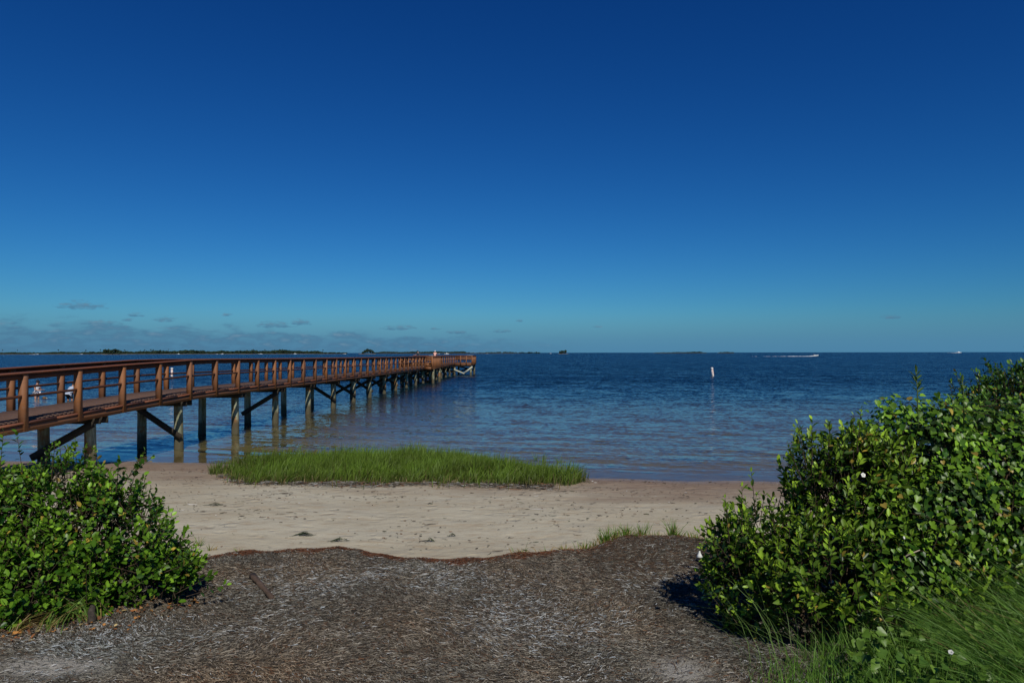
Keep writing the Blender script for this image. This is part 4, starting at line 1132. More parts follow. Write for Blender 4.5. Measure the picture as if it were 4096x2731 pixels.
# ------------------------------------------------------------------ people
M['skin'] = plain_mat('skin', (.50,.27,.18), .55, .06)
def skin_obj(name, verts, edges, mat, parent, root=0, sub=1):
    me = bpy.data.meshes.new(name)
    me.from_pydata([v[0] for v in verts], edges, []); me.materials.append(mat); me.update()
    o = link(name, me, parent)
    sk = o.modifiers.new('Skin', 'SKIN'); sk.use_smooth_shade = True
    ss = o.modifiers.new('Sub', 'SUBSURF'); ss.levels = sub; ss.render_levels = sub
    lay = me.skin_vertices[0].data if me.skin_vertices else None
    if lay is None:
        bpy.context.view_layer.objects.active = o
        bm_layers = me.skin_vertices
    for i, v in enumerate(verts):
        r = v[1]; me.skin_vertices[0].data[i].radius = (r, r) if not isinstance(r, tuple) else r
    me.skin_vertices[0].data[root].use_root = True
    return o
def person(label, loc, rz, J, cloth, hat=None, hair=None):
    """J: joints pelvis, chest, neck, head, and per side shoulder/elbow/wrist, hip/knee/ankle/toe (L and R); facing -y"""
    o = empty('person', loc, rz); tag(o, label, 'person')
    V = []; E = []
    def a(p, r, par=None):
        V.append((tuple(p), r)); i = len(V)-1
        if par is not None: E.append((par, i))
        return i
    vec = lambda k: Vector(J[k])
    pel = a(J['pelvis'], .125); waist = a(vec('pelvis').lerp(vec('chest'), .5), .115, pel)
    ch = a(J['chest'], .128, waist); nk = a(J['neck'], .058, ch)
    up = (vec('head')-vec('neck')).normalized()
    j0 = a(vec('head')-up*.06, .068, nk); j1 = a(vec('head')+up*.03, .088, j0); a(vec('head')+up*.10, .055, j1)
    fd = Vector(J.get('face', (0, -1, 0))).normalized(); sd = fd.cross(up).normalized()
    a(vec('head')+fd*.085-up*.005, .016, j1); a(vec('head')+fd*.075-up*.075, .022, j0)
    for s in (1, -1): a(vec('head')+sd*(s*.08), .016, j1)
    for s in ('L', 'R'):
        sh = a(J['sh'+s], .068, ch); el = a(J['el'+s], .045, sh); wr_ = a(J['wr'+s], .030, el)
        d = (vec('wr'+s)-vec('el'+s)).normalized(); palm = a(vec('wr'+s)+d*.07, (.036, .020), wr_)
        x = d.orthogonal().normalized(); y = d.cross(x)
        for k in range(4):
            b = vec('wr'+s)+d*.085+x*(.026-.017*k)
            m_ = a(b+d*(.035-.004*abs(k-1)), .0095, palm); a(b+d*(.055-.006*abs(k-1))+y*.022, .008, m_)
        m_ = a(vec('wr'+s)+d*.05+x*.045, .011, palm); a(vec('wr'+s)+d*.085+x*.052+y*.015, .009, m_)
        hp = a(J['hip'+s], .092, pel); kn = a(J['kn'+s], .058, hp); an = a(J['an'+s], .040, kn); a(J['to'+s], .032, an)
    body = skin_obj('body', V, E, M['skin'], o)
    def garment(name, keys, mat, ex=.018):
        vs = []; es = []; idx = {}
        for (k, r, par) in keys:
            p = k if isinstance(k, (tuple, Vector)) else J[k]
            vs.append((tuple(p), r)); nm_ = k if isinstance(k, str) else len(vs)
            idx[nm_] = len(vs)-1
            if par is not None: es.append((idx[par], len(vs)-1))
        return skin_obj(name, vs, es, mat, o)
    for g in cloth: garment(*g)
    h = vec('head')
    mb = MB()
    if hat:
        n_ = 14; prof = [(-.01, .108), (.04, .110), (.085, .095), (.115, .06), (.125, .005)]
        v = []
        for t_, r0 in prof:
            for i in range(n_):
                an_ = 2*PI*i/n_; v.append(h+up*t_+sd*(r0*math.cos(an_))+fd*(r0*1.08*math.sin(an_)))
        mb.add(v, [(i*n_+k_, i*n_+(k_+1) % n_, (i+1)*n_+(k_+1) % n_, (i+1)*n_+k_) for i in range(4) for k_ in range(n_)])
        if hat[1]:
            v = []
            for (f_, w_) in ((.09, .085), (.15, .075), (.185, .035)):
                for s_ in (-1, 1): 
                    v.append(h+fd*f_+sd*(s_*w_)+up*(.015-.1*(f_-.09))); 
            v2 = [x_-up*.008 for x_ in v]
            mb.add(v+v2, [(0,1,3,2),(2,3,5,4),(6,8,9,7),(8,10,11,9),(0,2,8,6),(2,4,10,8),(1,7,9,3),(3,9,11,5),(4,5,11,10)])
        mb.build('cap', hat[0], o, True)
    if hair:
        mb = MB(); n_ = 12; v = []
        for t_, r0 in ((-.10, .07), (-.04, .098), (.03, .104), (.09, .085), (.12, .01)):
            for i in range(n_):
                an_ = 2*PI*i/n_; v.append(h+up*t_-fd*.018+sd*(r0*math.cos(an_))+fd*(r0*math.sin(an_)))
        mb.add(v, [(i*n_+k_, i*n_+(k_+1) % n_, (i+1)*n_+(k_+1) % n_, (i+1)*n_+k_) for i in range(4) for k_ in range(n_)])
        mb.build('hair', hair, o, True)
    em = M['eye']
    for s in (1, -1):
        mb = MB(); c_ = h+fd*.088+sd*(.032*s)+up*.005
        mb.tube([c_, c_+fd*.006], [.012, .008], 8); mb.build('eye', em, body)
    return o
M['eye'] = plain_mat('dark_eye', (.03,.02,.015), .3)
white_c = plain_mat('white_cotton', (.72,.72,.74), .85, .05); black_c = plain_mat('black_cloth', (.012,.012,.016), .85)
grey_c = plain_mat('pale_blue_grey_cotton', (.42,.46,.54), .85, .06); slate_c = plain_mat('slate_cotton', (.055,.065,.08), .85); pink_c = plain_mat('pink_cotton', (.78,.42,.34), .85, .05)
hairm = plain_mat('brown_hair', (.05,.03,.02), .7)
def stand_joints(lean=0.0, arms='rod', bend=0.0):
    """1.75 m figure facing -y; z=0 at the soles"""
    hipz = .93; J = {}
    J['pelvis'] = (0, 0, hipz+.04)
    dirv = Vector((0, -math.sin(lean), math.cos(lean)))
    ch = Vector(J['pelvis'])+dirv*.38; J['chest'] = tuple(ch); nk = ch+dirv*.155; J['neck'] = tuple(nk)
    hd = nk+(dirv*.6+Vector((0, -.12, .45))).normalized()*.17; J['head'] = tuple(hd)
    J['face'] = (0, -1, -.25-bend)
    for s, sg in (('L', 1), ('R', -1)):
        sh = ch+dirv*.09+Vector((.19*sg, 0, 0)); J['sh'+s] = tuple(sh)
        if arms == 'rod':
            J['el'+s] = tuple(sh+Vector((.03*sg, -.03, -.29))); J['wr'+s] = tuple(Vector(J['el'+s])+Vector((-.06*sg, -.24, -.02)))
        elif arms == 'down':
            J['el'+s] = tuple(sh+Vector((.07*sg, -.04, -.28))); J['wr'+s] = tuple(Vector(J['el'+s])+Vector((.0, -.13, -.22)))
        elif arms == 'rail':
            J['el'+s] = tuple(sh+Vector((.05*sg, -.10, -.27))); J['wr'+s] = tuple(Vector(J['el'+s])+Vector((-.07*sg, -.23, .0)))
        J['hip'+s] = (.10*sg, .0, hipz-.03); J['kn'+s] = (.115*sg, -.03, .50); J['an'+s] = (.12*sg, .03, .09); J['to'+s] = (.13*sg, -.14, .035)
    return J
def shirt(mat, J, sleeves, name='shirt', fat=1.0):
    low = Vector(J['pelvis'])+(Vector(J['pelvis'])-Vector(J['chest']))*.28
    k = [('pelvis', .160*fat, None), (tuple(low), .150*fat, 'pelvis'), (tuple(Vector(J['pelvis']).lerp(Vector(J['chest']), .55)), .160*fat, 'pelvis')]
    k.append(('chest', .172*fat, 3)); k.append((tuple(Vector(J['chest']).lerp(Vector(J['neck']), .6)), .105*fat, 'chest'))
    for s in ('L', 'R'):
        k.append((tuple(Vector(J['chest']).lerp(Vector(J['sh'+s]), .8)), .098, 'chest')); n_ = len(k)
        if sleeves:
            k.append(('sh'+s, .092, n_)); k.append((tuple(Vector(J['sh'+s]).lerp(Vector(J['el'+s]), .75)), .070, 'sh'+s))
    return (name, k, mat)
def shorts(mat, J, to=.8, name='shorts'):
    k = [('pelvis', .152, None)]
    for s in ('L', 'R'):
        k.append(('hip'+s, .108, 'pelvis')); k.append((tuple(Vector(J['hip'+s]).lerp(Vector(J['kn'+s]), to)), .090, 'hip'+s))
    return (name, k, mat)
# wading man with a fishing rod, turned towards the right
def wpos(u, v, z=0.0):
    y = (H-z)*F/(v-1411.0); return (u-2048.0)/F*y, y
x, y = wpos(146, 1592); J = stand_joints(.12, 'rod', .25)
zb = -.53
person('man in white sleeveless shirt and dark cap wading with a fishing rod', (x, y, zb), R(80), J, [shirt(white_c, J, False), shorts(white_c, J, .55)], hat=(black_c, True))
def rod():
    q_ = Matrix.Rotation(R(80), 4, 'Z'); c = Vector((x, y, zb))+q_@Vector((0, -.42, 1.17))
    o = empty('fishing_rod', c); tag(o, 'thin dark fishing rod held by the wading man in the white shirt', 'fishing rod')
    mb = MB(); mb.tube([(-.25, .02, .06), (0, 0, 0), (.6, -.25, -.20), (1.2, -.5, -.42)], [.014, .013, .008, .004], 8); rb_ = mb.build('rod_blank', black_c, o, True)
    mb = MB(); mb.tube([(.04, -.02, -.06), (.04, .05, -.07)], [.03, .03], 10); mb.build('reel', plain_mat('reel_metal', (.15,.15,.16), .4), rb_, True)
rod()
# woman bending forward, back to the camera
x2, y2 = wpos(277, 1598); J = stand_joints(.62, 'down', .5)
J['knL'] = (.15, -.08, .50); J['knR'] = (-.17, -.04, .50)
person('person in pale grey top and black shorts bending over in the water', (x2, y2, -.52), R(172), J, [shirt(grey_c, J, False, 'top', 1.3), shorts(black_c, J, .85)], hair=hairm)
x3, y3 = wpos(177, 1592)
o = empty('floating_bucket', (x3, y3, .0)); o.scale = (.62, .62, .75); tag(o, 'small brown round float with a pale tip on the water between the two waders', 'float')
mb = MB(); n_ = 12; v = []
prof = [(-.1, .10), (0, .17), (.08, .18), (.14, .14), (.18, .06), (.185, .005)]
for h_, r0 in prof:
    for i in range(n_): v.append((r0*math.cos(2*PI*i/n_)*1.1, r0*math.sin(2*PI*i/n_), h_*(1+.1*math.sin(3*i))))
mb.add(v, [(i*n_+k_, i*n_+(k_+1) % n_, (i+1)*n_+(k_+1) % n_, (i+1)*n_+k_) for i in range(5) for k_ in range(n_)])
mb.build('float_body', plain_mat('brown_float', (.13,.075,.03), .7, .4, 12), o, True)
mb = MB(); mb.tube([(.15, -.02, .05), (.26, -.03, .07), (.36, -.03, .03)], [.03, .035, .02], 8); mb.build('float_tip', plain_mat('pale_tip', (.45,.42,.30), .6), o, True)
o.name = 'floating_object'

# two anglers on the T head
c = Pw@Vector((-5.28, S1+1.6, zt)); J = stand_joints(.36, 'rail', .2)
for s, sg in (('L', 1), ('R', -1)):
    J['el'+s] = (.22*sg, -.50, 1.135); J['wr'+s] = (.12*sg, -.70, 1.14)
person('man in dark grey shirt and black cap leaning on the pier rail', (c.x, c.y, c.z), R(-90)+PA, J, [shirt(slate_c, J, True), shorts(slate_c, J, .9)], hat=(black_c, False))
c = Pw@Vector((-3.62, S2-.55, zt)); J = stand_joints(.30, 'rail', .2)
for s, sg in (('L', 1), ('R', -1)):
    J['el'+s] = (.27*sg, -.30, 1.13); J['wr'+s] = (.14*sg, -.50, 1.14)
person('person on the end of the pier in a pink shirt and white cap facing away', (c.x, c.y, c.z), R(180)+PA, J, [shirt(pink_c, J, True), shorts(plain_mat('grey_shorts', (.30,.30,.30), .85), J, .9)], hat=(white_c, True))

# ------------------------------------------------------------------ marker buoys
def buoy(u, v, tilt, label):
    x, y = wpos(u, v); o = empty('marker_buoy', (x, y, 0)); o.rotation_euler = (0, R(tilt), .3)
    tag(o, label, 'buoy', 'white marker buoys in the water')
    wm = plain_mat('buoy_white', (.72,.72,.68), .5, .06, 4)
    mb = MB(); mb.tube([(0,0,-.6),(0,0,.0),(0,0,.94)], [.135,.135,.132], 18); bb = mb.build('buoy_body', wm, o, True)
    mb = MB(); mb.tube([(0,0,.94),(0,0,1.0),(0,0,1.09),(0,0,1.12)], [.158,.165,.155,.10], 18); mb.build('buoy_top', wm, o, True)
    om = plain_mat('buoy_orange', (.75,.20,.07), .5, .1)
    mb = MB(); mb.tube([(0,0,.80),(0,0,.86)], [.137,.137], 18, False); mb.build('orange_band', om, bb, True)
    mb = MB(); mb.tube([(0,0,.16),(0,0,.21)], [.139,.139], 18, False); mb.build('orange_band', om, bb, True)
    # ring sign on the side facing the beach
    mb = MB(); n_ = 20; v = []
    for i in range(n_):
        a_ = 2*PI*i/n_
        for r_ in (.075, .115):
            xx = r_*math.cos(a_); zz = .52+r_*1.3*math.sin(a_)
            v.append((xx, -math.sqrt(max(.142**2-xx*xx, 1e-4)), zz))
    mb.add(v, [(2*i, 2*i+1, (2*i+3) % (2*n_), (2*i+2) % (2*n_)) for i in range(n_)])
    mb.build('ring_mark', om, bb)
buoy(2852, 1505, -9, 'leaning white marker buoy alone on the open water right of the pier')
buoy(687, 1503, 1, 'upright white and orange marker buoy seen through the pier railing')

# ------------------------------------------------------------------ boats
gel = plain_mat('white_gelcoat', (.75,.75,.74), .35, .04); dark_m = plain_mat('dark_motor', (.02,.02,.025), .5); glassm = plain_mat('tinted_screen', (.10,.13,.15), .2)
def hull_mesh(L, B, Hh):
    mb = MB(); N = 12; v = []; f = []
    for i in range(N+1):
        t = i/N; w = B/2*(1-max(0, (t-.45)/.55)**2.2); sh = Hh*(.75+.45*t**2); kz = -.25+.30*max(0, (t-.6)/.4)**2
        xx = -L/2+L*t
        v += [(xx, 0, kz), (xx, w*.75, kz+.22), (xx, w, sh), (xx, w*.88, sh+.04), (xx, w*.80, sh-.12), (xx, 0, sh-.16),
              (xx, -w*.80, sh-.12), (xx, -w*.88, sh+.04), (xx, -w, sh), (xx, -w*.75, kz+.22)]
    for i in range(N):
        for j in range(10):
            k = (j+1) % 10; f.append((10*i+j, 10*(i+1)+j, 10*(i+1)+k, 10*i+k))
    f.append(tuple(range(10))); f.append(tuple(10*N+j for j in range(9, -1, -1)))
    mb.add(v, f); return mb
def motorboat(u, v, L, rz, label, group=None, cabin=False, trim=0.0, y=None, parts=True):
    if y is None: x, y = wpos(u, v)
    else: x = (u-2048)/F*y
    o = empty('motorboat', (x, y, .05)); o.rotation_euler = (0, -trim, rz)
    tag(o, label, 'boat', group)
    B = L*.33; Hh = L*.105
    hull_mesh(L, B, Hh).build('hull', gel, o, False)
    mb = MB()
    if cabin:
        h2 = L*.13
        mb.add([(-L*.18,-B*.33,Hh*.6),(L*.22,-B*.28,Hh*.6),(L*.22,B*.28,Hh*.6),(-L*.18,B*.33,Hh*.6),(-L*.16,-B*.28,Hh+h2),(L*.08,-B*.24,Hh+h2),(L*.08,B*.24,Hh+h2),(-L*.16,B*.28,Hh+h2)],
               [(0,3,2,1),(4,5,6,7),(0,1,5,4),(1,2,6,5),(2,3,7,6),(3,0,4,7)])
        cb_ = mb.build('cabin', gel, o)
        m2 = MB(); m2.box(-L*.15, L*.09, -B*.27, B*.27, Hh+h2+.02, Hh+h2+.08); m2.build('cabin_roof', gel, cb_)
    else:
        mb.add([(-L*.02,-.3,Hh*.6),(L*.12,-.3,Hh*.6),(L*.12,.3,Hh*.6),(-L*.02,.3,Hh*.6),(0,-.26,Hh+.45),(L*.07,-.26,Hh+.45),(L*.07,.26,Hh+.45),(0,.26,Hh+.45)],
               [(0,3,2,1),(4,5,6,7),(0,1,5,4),(1,2,6,5),(2,3,7,6),(3,0,4,7)])
        cb_ = mb.build('console', gel, o)
        m2 = MB(); m2.add([(L*.075,-.3,Hh+.45),(L*.075,.3,Hh+.45),(L*.045,.28,Hh+.85),(L*.045,-.28,Hh+.85),(L*.078,-.3,Hh+.45),(L*.078,.3,Hh+.45),(L*.048,.28,Hh+.85),(L*.048,-.28,Hh+.85)], [(0,1,2,3),(7,6,5,4),(0,4,5,1),(1,5,6,2),(2,6,7,3),(3,7,4,0)])
        m2.build('windscreen', glassm, cb_)
    m3 = MB(); m3.add([(-L*.5-.35,-.18,.1),(-L*.5,-.18,.1),(-L*.5,.18,.1),(-L*.5-.35,.18,.1),(-L*.5-.45,-.2,Hh+.35),(-L*.5,-.2,Hh+.35),(-L*.5,.2,Hh+.35),(-L*.5-.45,.2,Hh+.35)], [(0,3,2,1),(4,5,6,7),(0,1,5,4),(1,2,6,5),(2,3,7,6),(3,0,4,7)])
    m3.build('outboard_motor', dark_m if not cabin else gel, o)
    return o
foam = plain_mat('foam_white', (.75,.77,.78), .9, .1, .6)
def wake(u0, u1, v, label, hgt=.25, y=None, thick=.9):
    if y is None: _, y = wpos(u1, v)
    xa = (u0-2048)/F*y; xb = (u1-2048)/F*y; r_ = random.Random(int(u0))
    mb = MB(); n = max(10, int(abs(xb-xa)/.8)); v_ = []; f = []
    for i in range(n):
        t = i/(n-1); gap = r_.uniform(0, 1) > .25+.85*t
        if gap: continue
        xc = xa+(xb-xa)*t; l = abs(xb-xa)/n*r_.uniform(.5, .9); h_ = hgt*(.25+.75*t**1.5)*r_.uniform(.4, 1.2); w_ = thick*r_.uniform(.6, 1.2)
        N = 8; b0 = mb.n; vv = []
        for j in range(N): vv.append((xc+l*math.cos(2*PI*j/N), y+w_*math.sin(2*PI*j/N), .0))
        for j in range(N): vv.append((xc+.7*l*math.cos(2*PI*j/N), y+.6*w_*math.sin(2*PI*j/N), h_*r_.uniform(.5, 1)))
        vv.append((xc, y, h_))
        mb.add(vv, [(j, (j+1) % N, N+(j+1) % N, N+j) for j in range(N)]+[(N+j, N+(j+1) % N, 2*N) for j in range(N)])
    o = mb.build('boat_wake', foam, None, True); tag(o, label, 'wake', kind='stuff'); return o
mbt = motorboat(3258, 1427, 6.6, 0, 'white open motorboat speeding to the right across the bay', trim=R(5))
wake(3000, 3242, 1427.3, 'long white wake trailing behind the speeding motorboat', .34)
x, y = wpos(3256, 1427)
J = stand_joints(.15, 'rod', 0)
person('helmsman standing at the console of the speeding motorboat in dark clothes', (x-.45, y, .42), R(90), J, [shirt(slate_c, J, True), shorts(slate_c, J, .9)], hair=hairm)
# far boats: (u, y, length, label)
far = [(148, 1900, 11, 'low white boat with a long wake near the far left shore', False), (325, 1900, 9, 'small white boat under the far shore left of the wooded islet', False),
       (714, 1900, 8, 'tiny white boat right of the wooded islet under the far shore', True), (868, 1900, 6, 'smaller white boat left of a brighter one under the far shore', False),
       (889, 1900, 8, 'bright white cabin boat above the pier rail under the far shore', True), (1042, 1900, 12, 'long low white boat under the tall pines of the far shore', False),
       (1180, 1900, 9, 'bright white boat under the palm clump of the far shore', True), (1378, 1900, 9, 'white boat at the right tip of the nearer far shore', False),
       (1755, 2000, 8, 'tilted small white boat just right of the angler in pink', False), (1787, 1500, 10, 'largest white boat on the horizon above the end of the pier', True),
       (1948, 2200, 5, 'tiny white speck of a boat right of the pier end on the horizon', False), (2203, 2200, 6, 'small white boat just left of the islet with trees on the open horizon', True),
       (3835, 2600, 20, 'distant white yacht on the horizon at the right', True)]
for (u, y, L, lab, cab) in far:
    motorboat(u, None, L, rr.uniform(-.2, .2) if u != 1787 else 0, lab, 'distant white boats', cab, 0, y)
wake(112, 140, None, 'white wake of the boat near the far left shore', .7, 1900, 2.5)
wake(3790, 3825, None, 'white wake behind the distant yacht at the right', .9, 2600, 3)

# ------------------------------------------------------------------ far shore and islands
M['farleaf'] = attr_mat('far_foliage', .7, .2, .1)
def crowns(c, r, seed, per=46, flat=.8):
    """leaf clump faces spread through crowns: c (n,3), r (n,)"""
    r_ = np.random.default_rng(seed); n = len(c)
    u = nrm(r_.normal(size=(n, per, 3))); s = r_.uniform(.45, 1.05, (n, per, 1))
    p = c[:, None, :]+u*s*r[:, None, None]*np.array([1, 1, flat]); p = p.reshape(-1, 3); m = len(p)
    no = nrm(u.reshape(-1, 3)+r_.normal(0, .5, (m, 3))); d = r_.normal(0, 1, (m, 3)); d = d-no*(d*no).sum(1, keepdims=True)
    l = np.repeat(r, per)*r_.uniform(.5, .9, m)
    col = np.array([.026,.047,.025])*r_.uniform(.55, 1.5, (m, 1))
    return leaves(p-nrm(d)*l[:, None]*.5, d, no, l, l*.9, col, True)
def shore(name, u0, u1, y, h0, h1, n, label, seed, depth=60, pines=0, prof=None):
    r_ = np.random.default_rng(seed)
    u = r_.uniform(u0, u1, n); yy = y+r_.uniform(0, depth, n); x = (u-2048)/F*yy
    k = np.ones(n) if prof is None else np.interp(u, prof[0], prof[1])
    k = k*(.8+.25*sn(np.stack([u*.02, u*0], -1), seed, 3, 2.0))
    hh = r_.uniform(h0, h1, n)*k*np.clip((u-u0)/25, .25, 1)*np.clip((u1-u)/25, .25, 1)
    rr_ = np.clip(hh*.42, 1.0, 4.5)
    c = np.stack([x, yy, np.maximum(hh-rr_*.8, .5)], -1)
    parts = [crowns(c, rr_, seed, 34)]
    low = np.stack([(r_.uniform(u0, u1, n)-2048)/F*y, y+r_.uniform(-2, 8, n), r_.uniform(.8, 2.2, n)*h0/4], -1)
    parts.append(crowns(low, np.full(n, h0*.32), seed+1, 16))
    V, G, C = merge(parts)
    if pines:
        up = r_.uniform(u0+20, u1-60, pines); xp = (up-2048)/F*y; hp = r_.uniform(h1*1.0, h1*1.35, pines)
        Pt = np.stack([np.repeat(xp[:, None], 3, 1), np.full((pines, 3), y+3.), hp[:, None]*np.array([0, .5, 1])], -1)
        Vt, qt = tubes(Pt, np.full((pines, 3), .25), 4)
        cp = np.stack([xp, np.full(pines, y+3.), hp], -1)
        V2, G2, C2 = crowns(cp, r_.uniform(1.3, 2.4, pines), seed+3, 24, .6)
        V, G, C = merge([(V, G, C), (Vt, [qt], np.full((len(Vt), 3), .06)), (V2, G2, C2)])
    o = link(name, raw_mesh(name, V, G, M['farleaf'], False, C))
    tag(o, label, 'wood', kind='stuff'); return o
def land(name, u0, u1, y, depth, h, label):
    xa, xb = (u0-2048)/F*y, (u1-2048)/F*y; n = 60; V = []; f = []
    r_ = random.Random(int(u0)+7)
    for i in range(n+1):
        t = i/n; e = min(1, 12*t, 12*(1-t))**.5 if 0 < t < 1 else 0.05
        x = xa+(xb-xa)*t
        V += [(x, y-4*e-r_.uniform(0, 2), -.3), (x, y+2, h*e*r_.uniform(.7, 1.1)), (x, y+depth*.6*e+3, h*1.2*e), (x, y+depth*e+8, -.3)]
    for i in range(n):
        for j in range(3): f.append((4*i+j, 4*i+4+j, 4*i+5+j, 4*i+1+j))
    mb = MB(); mb.add(V, f); o = mb.build(name, M['shore_sand'], None, True); tag(o, label, kind='structure')
M['shore_sand'] = plain_mat('shore_sand', (.22,.18,.12), .95, .3, .05)
land('far_shore', -900, 1385, 2010, 90, .8, 'low far shore across the bay')
shore('far_shore_wood', -900, 1385, 2020, 6.8, 11.0, 2000, 'continuous dark green wood along the far left shore', 501, 70, 34, ([-900, 0, 400, 520, 700, 1000, 1230, 1330, 1385], [.8, .78, .85, 1.15, 1.25, 1.25, 1.25, .7, .5]))
land('far_shore', 1495, 2090, 3000, 60, .7, 'more distant low shore behind the end of the pier')
shore('far_shore_wood', 1495, 1880, 3010, 8, 11.5, 420, 'thin dark line of trees behind the end of the pier', 511, 60)
shore('far_shore_wood', 1870, 2160, 3010, 5, 8, 170, 'broken line of low bushes on the horizon right of the pier end', 512, 60)
land('island', 2612, 2830, 2900, 40, .5, 'long flat island on the right horizon'); shore('island_wood', 2620, 2826, 2905, 4.5, 7, 220, 'low scrub covering the long flat island on the right horizon', 521, 30, 0, ([2620, 2720, 2826], [.6, .8, 1.2]))
land('island', 2872, 2940, 2900, 30, .5, 'short flat island right of the long one'); shore('island_wood', 2876, 2936, 2905, 6, 8, 110, 'dark scrub covering the short flat island on the right horizon', 522, 30)

def tree(u, y, h, r, label, group, seed, bare=.3):
    x = (u-2048)/F*y; o = empty('island_tree', (x, y, .2)); tag(o, label, 'tree', group)
    r_ = np.random.default_rng(seed)
    n = 7; c = np.stack([r_.normal(0, r*.5, n), r_.normal(0, r*.4, n), h*(bare+.18)+r_.uniform(0, 1, n)*h*(.70-bare)], -1)
    V, G, C = crowns(c, r_.uniform(.45, .7, n)*r, seed, 60)
    link('crown', raw_mesh('crown', V, G, M['farleaf'], False, C), o)
    mb = MB(); mb.tube([(0, 0, -.5), (r*.05, 0, h*.4), (0, 0, h*.75)], [h*.03, h*.022, h*.01], 7)
    for k in range(4): mb.tube([(r*.04, 0, h*(.3+.08*k)), tuple(c[k])], [h*.014, h*.006], 5)
    mb.build('trunk', M['bark'], o, True)
land('wooded_islet', 408, 486, 1700, 30, .9, 'islet with a dense wood in front of the far left shore')
for i, u in enumerate((422, 431, 440, 449, 457, 466, 474)):
    tree(u, 1702+4*(i % 2), 12.5+1.8*math.sin(i*2), 4.8, 'dark tree in the dense clump on the left islet', 'trees of the left islet', 600+i, .05)
land('wooded_islet', 1432, 1500, 1700, 25, .8, 'small sandy islet with a tree clump left of the anglers')
for (u, h, r, lab) in ((1452, 5.0, 3.0, 'low bushy tree at the left end of the islet above the pier'), (1460, 9.3, 3.6, 'rounded tree on the islet above the pier with a lower bush on its left'),
                       (1473, 10.2, 3.8, 'tallest tree in the middle of the islet above the pier'), (1483, 9.0, 3.2, 'tree right of the tallest one on the islet above the pier'), (1490, 7.5, 2.6, 'rightmost leaning tree of the islet above the pier')):
    tree(u, 1704, h*1.25, r*1.15, lab, None, int(u), .2)
land('wooded_islet', 2232, 2274, 1700, 20, .6, 'tiny islet with trees alone on the open horizon')
for (u, h, r, lab) in ((2242, 6.5, 3.2, 'lower left tree of the islet alone on the open horizon'), (2251, 8.6, 3.3, 'middle tree of the islet alone on the open horizon'), (2262, 9.2, 3.6, 'tallest right tree of the islet alone on the open horizon')):
    tree(u, 1704, h, r, lab, None, int(u), .05)
for (u, r) in ((2117, 3.0), (2150, 3.6)):
    tree(u, 2500, 6.0, r+1.0, 'small tree clump %s on the thin shore left of the lone islet' % ('farther left' if u < 2130 else 'nearer'), None, int(u), .0)

# ------------------------------------------------------------------ sky, sun, camera
SUN_EL, SUN_AZ = R(44), R(17)
world = bpy.data.worlds.new('World'); scene.world = world; world.use_nodes = True
wt = world.node_tree
for n in list(wt.nodes): wt.nodes.remove(n)
t = NT(wt)
out = wt.nodes.new('ShaderNodeOutputWorld')
sky = wt.nodes.new('ShaderNodeTexSky'); sky.sky_type = 'NISHITA'; sky.sun_disc = False
sky.sun_elevation = SUN_EL; sky.sun_rotation = PI-SUN_AZ
sky.altitude = 0; sky.air_density = 1.0; sky.dust_density = .3; sky.ozone_density = 2.0
# deep polarised blue of the photograph: a contrast curve on each channel of the sky
SKYK = dict(r=(.76, 1.95), g=(1.20, 1.45), b=(1.57, 1.2))
sp = t.n('ShaderNodeSeparateColor'); t.l(sky.outputs[0], sp.inputs[0])
cb = t.n('ShaderNodeCombineColor')
for i, k in enumerate('rgb'):
    a, g = SKYK[k]
    t.l(t.math('MULTIPLY', t.math('POWER', t.math('MULTIPLY', sp.outputs[i], .05), g), a*20), cb.inputs[i])
tc = t.n('ShaderNodeTexCoord'); dirv = tc.outputs['Generated']
sx = t.n('ShaderNodeSeparateXYZ'); t.l(dirv, sx.inputs[0])
el = t.math('MULTIPLY', t.math('ARCSINE', sx.outputs[2]), 180/PI)
az = t.math('MULTIPLY', t.math('ARCTAN2', sx.outputs[0], sx.outputs[1]), 180/PI)
cv = t.n('ShaderNodeCombineXYZ'); t.l(az, cv.inputs[0]); t.l(t.math('MULTIPLY', el, 3.2), cv.inputs[1])
nz = t.noise(cv.outputs[0], .30, 5, .55).outputs[0]
nz2 = t.noise(cv.outputs[0], .75, 4, .55).outputs[0]
# bank of low cloud along the left horizon
topc = t.n('ShaderNodeFloatCurve') if False else None
bank_top = t.math('SUBTRACT', 1.75, t.math('MULTIPLY', t.smooth(az, -36.0, 6.0), 1.15))
hgt = t.math('ADD', el, t.math('MULTIPLY', t.math('SUBTRACT', nz, .5), 3.0))
bank = t.smooth(t.math('SUBTRACT', hgt, bank_top), .62, .05)
bank = t.math('MULTIPLY', bank, t.smooth(az, 9.0, -9.0))
bank = t.math('MULTIPLY', bank, t.math('ADD', .36, t.math('MULTIPLY', t.smooth(nz2, .38, .58), .42)))
nz3 = t.noise(cv.outputs[0], 1.7, 4, .6).outputs[0]
def cloudlet(u, v, w, h):
    a0 = math.degrees(math.atan2(u-2048, F)); e0 = math.degrees(math.atan((1411-v)/math.hypot(F, u-2048)))
    wd = math.degrees(w/F); hd = math.degrees(h/F)
    dx = t.math('DIVIDE', t.math('SUBTRACT', az, a0), wd); dy = t.math('DIVIDE', t.math('SUBTRACT', el, e0-.3*hd), hd)
    dyf = t.math('MAXIMUM', t.math('MULTIPLY', dy, .75), t.math('MULTIPLY', dy, -2.4))      # flat base, heaped top
    r2 = t.math('ADD', t.math('MULTIPLY', dx, dx), t.math('MULTIPLY', dyf, dyf))
    r2 = t.math('ADD', r2, t.math('MULTIPLY', t.math('SUBTRACT', nz3, .5), 4.2))
    m_ = t.smooth(r2, 1.25, -.3)
    return m_, t.math('MULTIPLY', m_, t.smooth(dy, -.1, 1.0))
cl = None; clt = None
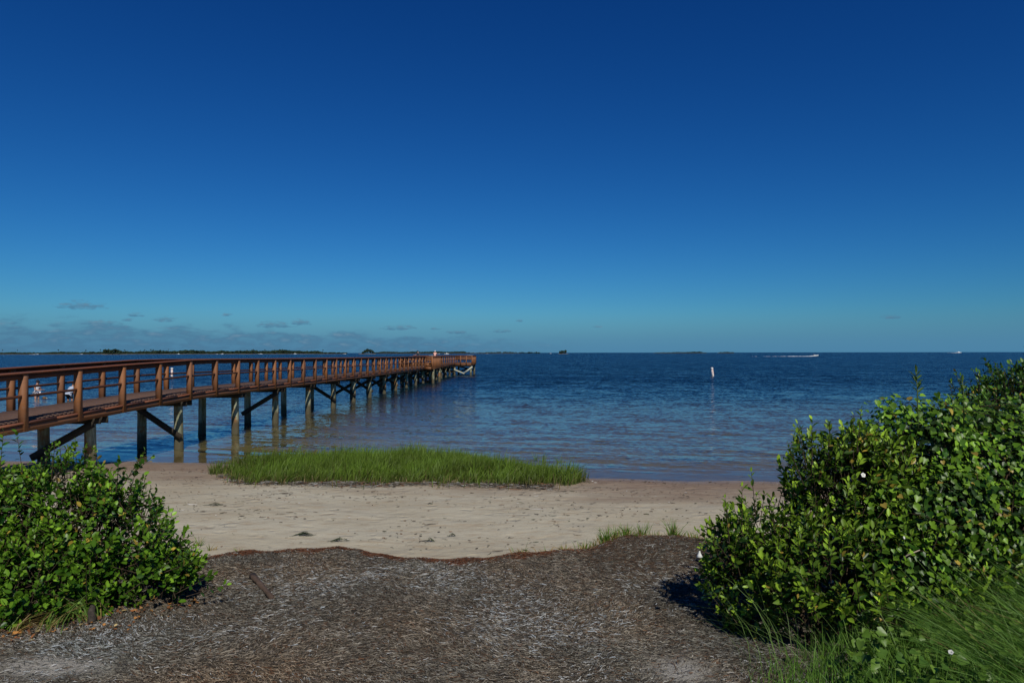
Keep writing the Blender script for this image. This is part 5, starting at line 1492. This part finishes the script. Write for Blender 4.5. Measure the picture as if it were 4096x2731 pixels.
for c_ in ((322,1222,75,17), (545,1258,30,9), (515,1278,20,7), (660,1277,38,12), (905,1258,20,7), (1200,1290,42,14), (1600,1312,70,13), (395,1290,70,11), (1095,1300,70,15), (3565,1272,34,9), (2075,1284,16,6), (1740,1315,24,6), (2390,1308,22,5), (2010,1326,45,8), (1830,1330,50,9)):
    k, k2 = cloudlet(*c_)
    cl = k if cl is None else t.math('MAXIMUM', cl, k); clt = k2 if clt is None else t.math('MAXIMUM', clt, k2)
cl = t.math('MULTIPLY', cl, .75)
mask = t.math('MAXIMUM', bank, cl)
tophl = t.smooth(t.math('SUBTRACT', hgt, bank_top), -1.3, .3)
ccol = t.mix(t.math('MULTIPLY', t.smooth(nz2, .50, .75), t.math('ADD', .12, t.math('MULTIPLY', tophl, .75))), (.066,.178,.30), (.16,.27,.375))
ccol = t.mix(t.math('MULTIPLY', clt, .8), ccol, (.15, .245, .335))
CLOUD_K = 20.0
csc = t.n('ShaderNodeVectorMath', operation='SCALE'); t.l(ccol, csc.inputs[0]); csc.inputs['Scale'].default_value = CLOUD_K
hz = t.n('ShaderNodeVectorMath', operation='SCALE'); hz.inputs[0].default_value = (.072, .225, .392); hz.inputs['Scale'].default_value = 20
base = t.mix(t.math('MULTIPLY', t.smooth(el, 3.6, .2), .85), cb.outputs[0], hz.outputs[0])
fin = t.mix(mask, base, csc.outputs[0])
bg = wt.nodes.new('ShaderNodeBackground'); bg.inputs['Strength'].default_value = .05
t.l(fin, bg.inputs['Color']); t.l(bg.outputs[0], out.inputs[0])

sun = bpy.data.lights.new('sun', 'SUN'); sun.energy = 3.6; sun.angle = R(.53); sun.color = (1.0, .95, .86)
so = bpy.data.objects.new('sun', sun); COL.objects.link(so)
Sd = Vector((math.sin(SUN_AZ)*math.cos(SUN_EL), -math.cos(SUN_AZ)*math.cos(SUN_EL), math.sin(SUN_EL)))
so.rotation_euler = (-Sd).to_track_quat('-Z', 'Y').to_euler(); so.location = Sd*50

cam = bpy.data.cameras.new('camera'); cam.sensor_width = 36; cam.lens = 24.0
cam.shift_y = 45.0/4096; cam.clip_start = .1; cam.clip_end = 60000
co = bpy.data.objects.new('camera', cam); COL.objects.link(co)
co.location = (0, 0, H); co.rotation_euler = (R(90), .0014, 0)
scene.camera = co
scene.view_settings.view_transform = 'Standard'; scene.view_settings.look = 'None'
scene.view_settings.exposure = 0; scene.view_settings.gamma = 1
scene.cycles.max_bounces = 8; scene.cycles.transparent_max_bounces = 12
scene.cycles.caustics_reflective = False; scene.cycles.caustics_refractive = False
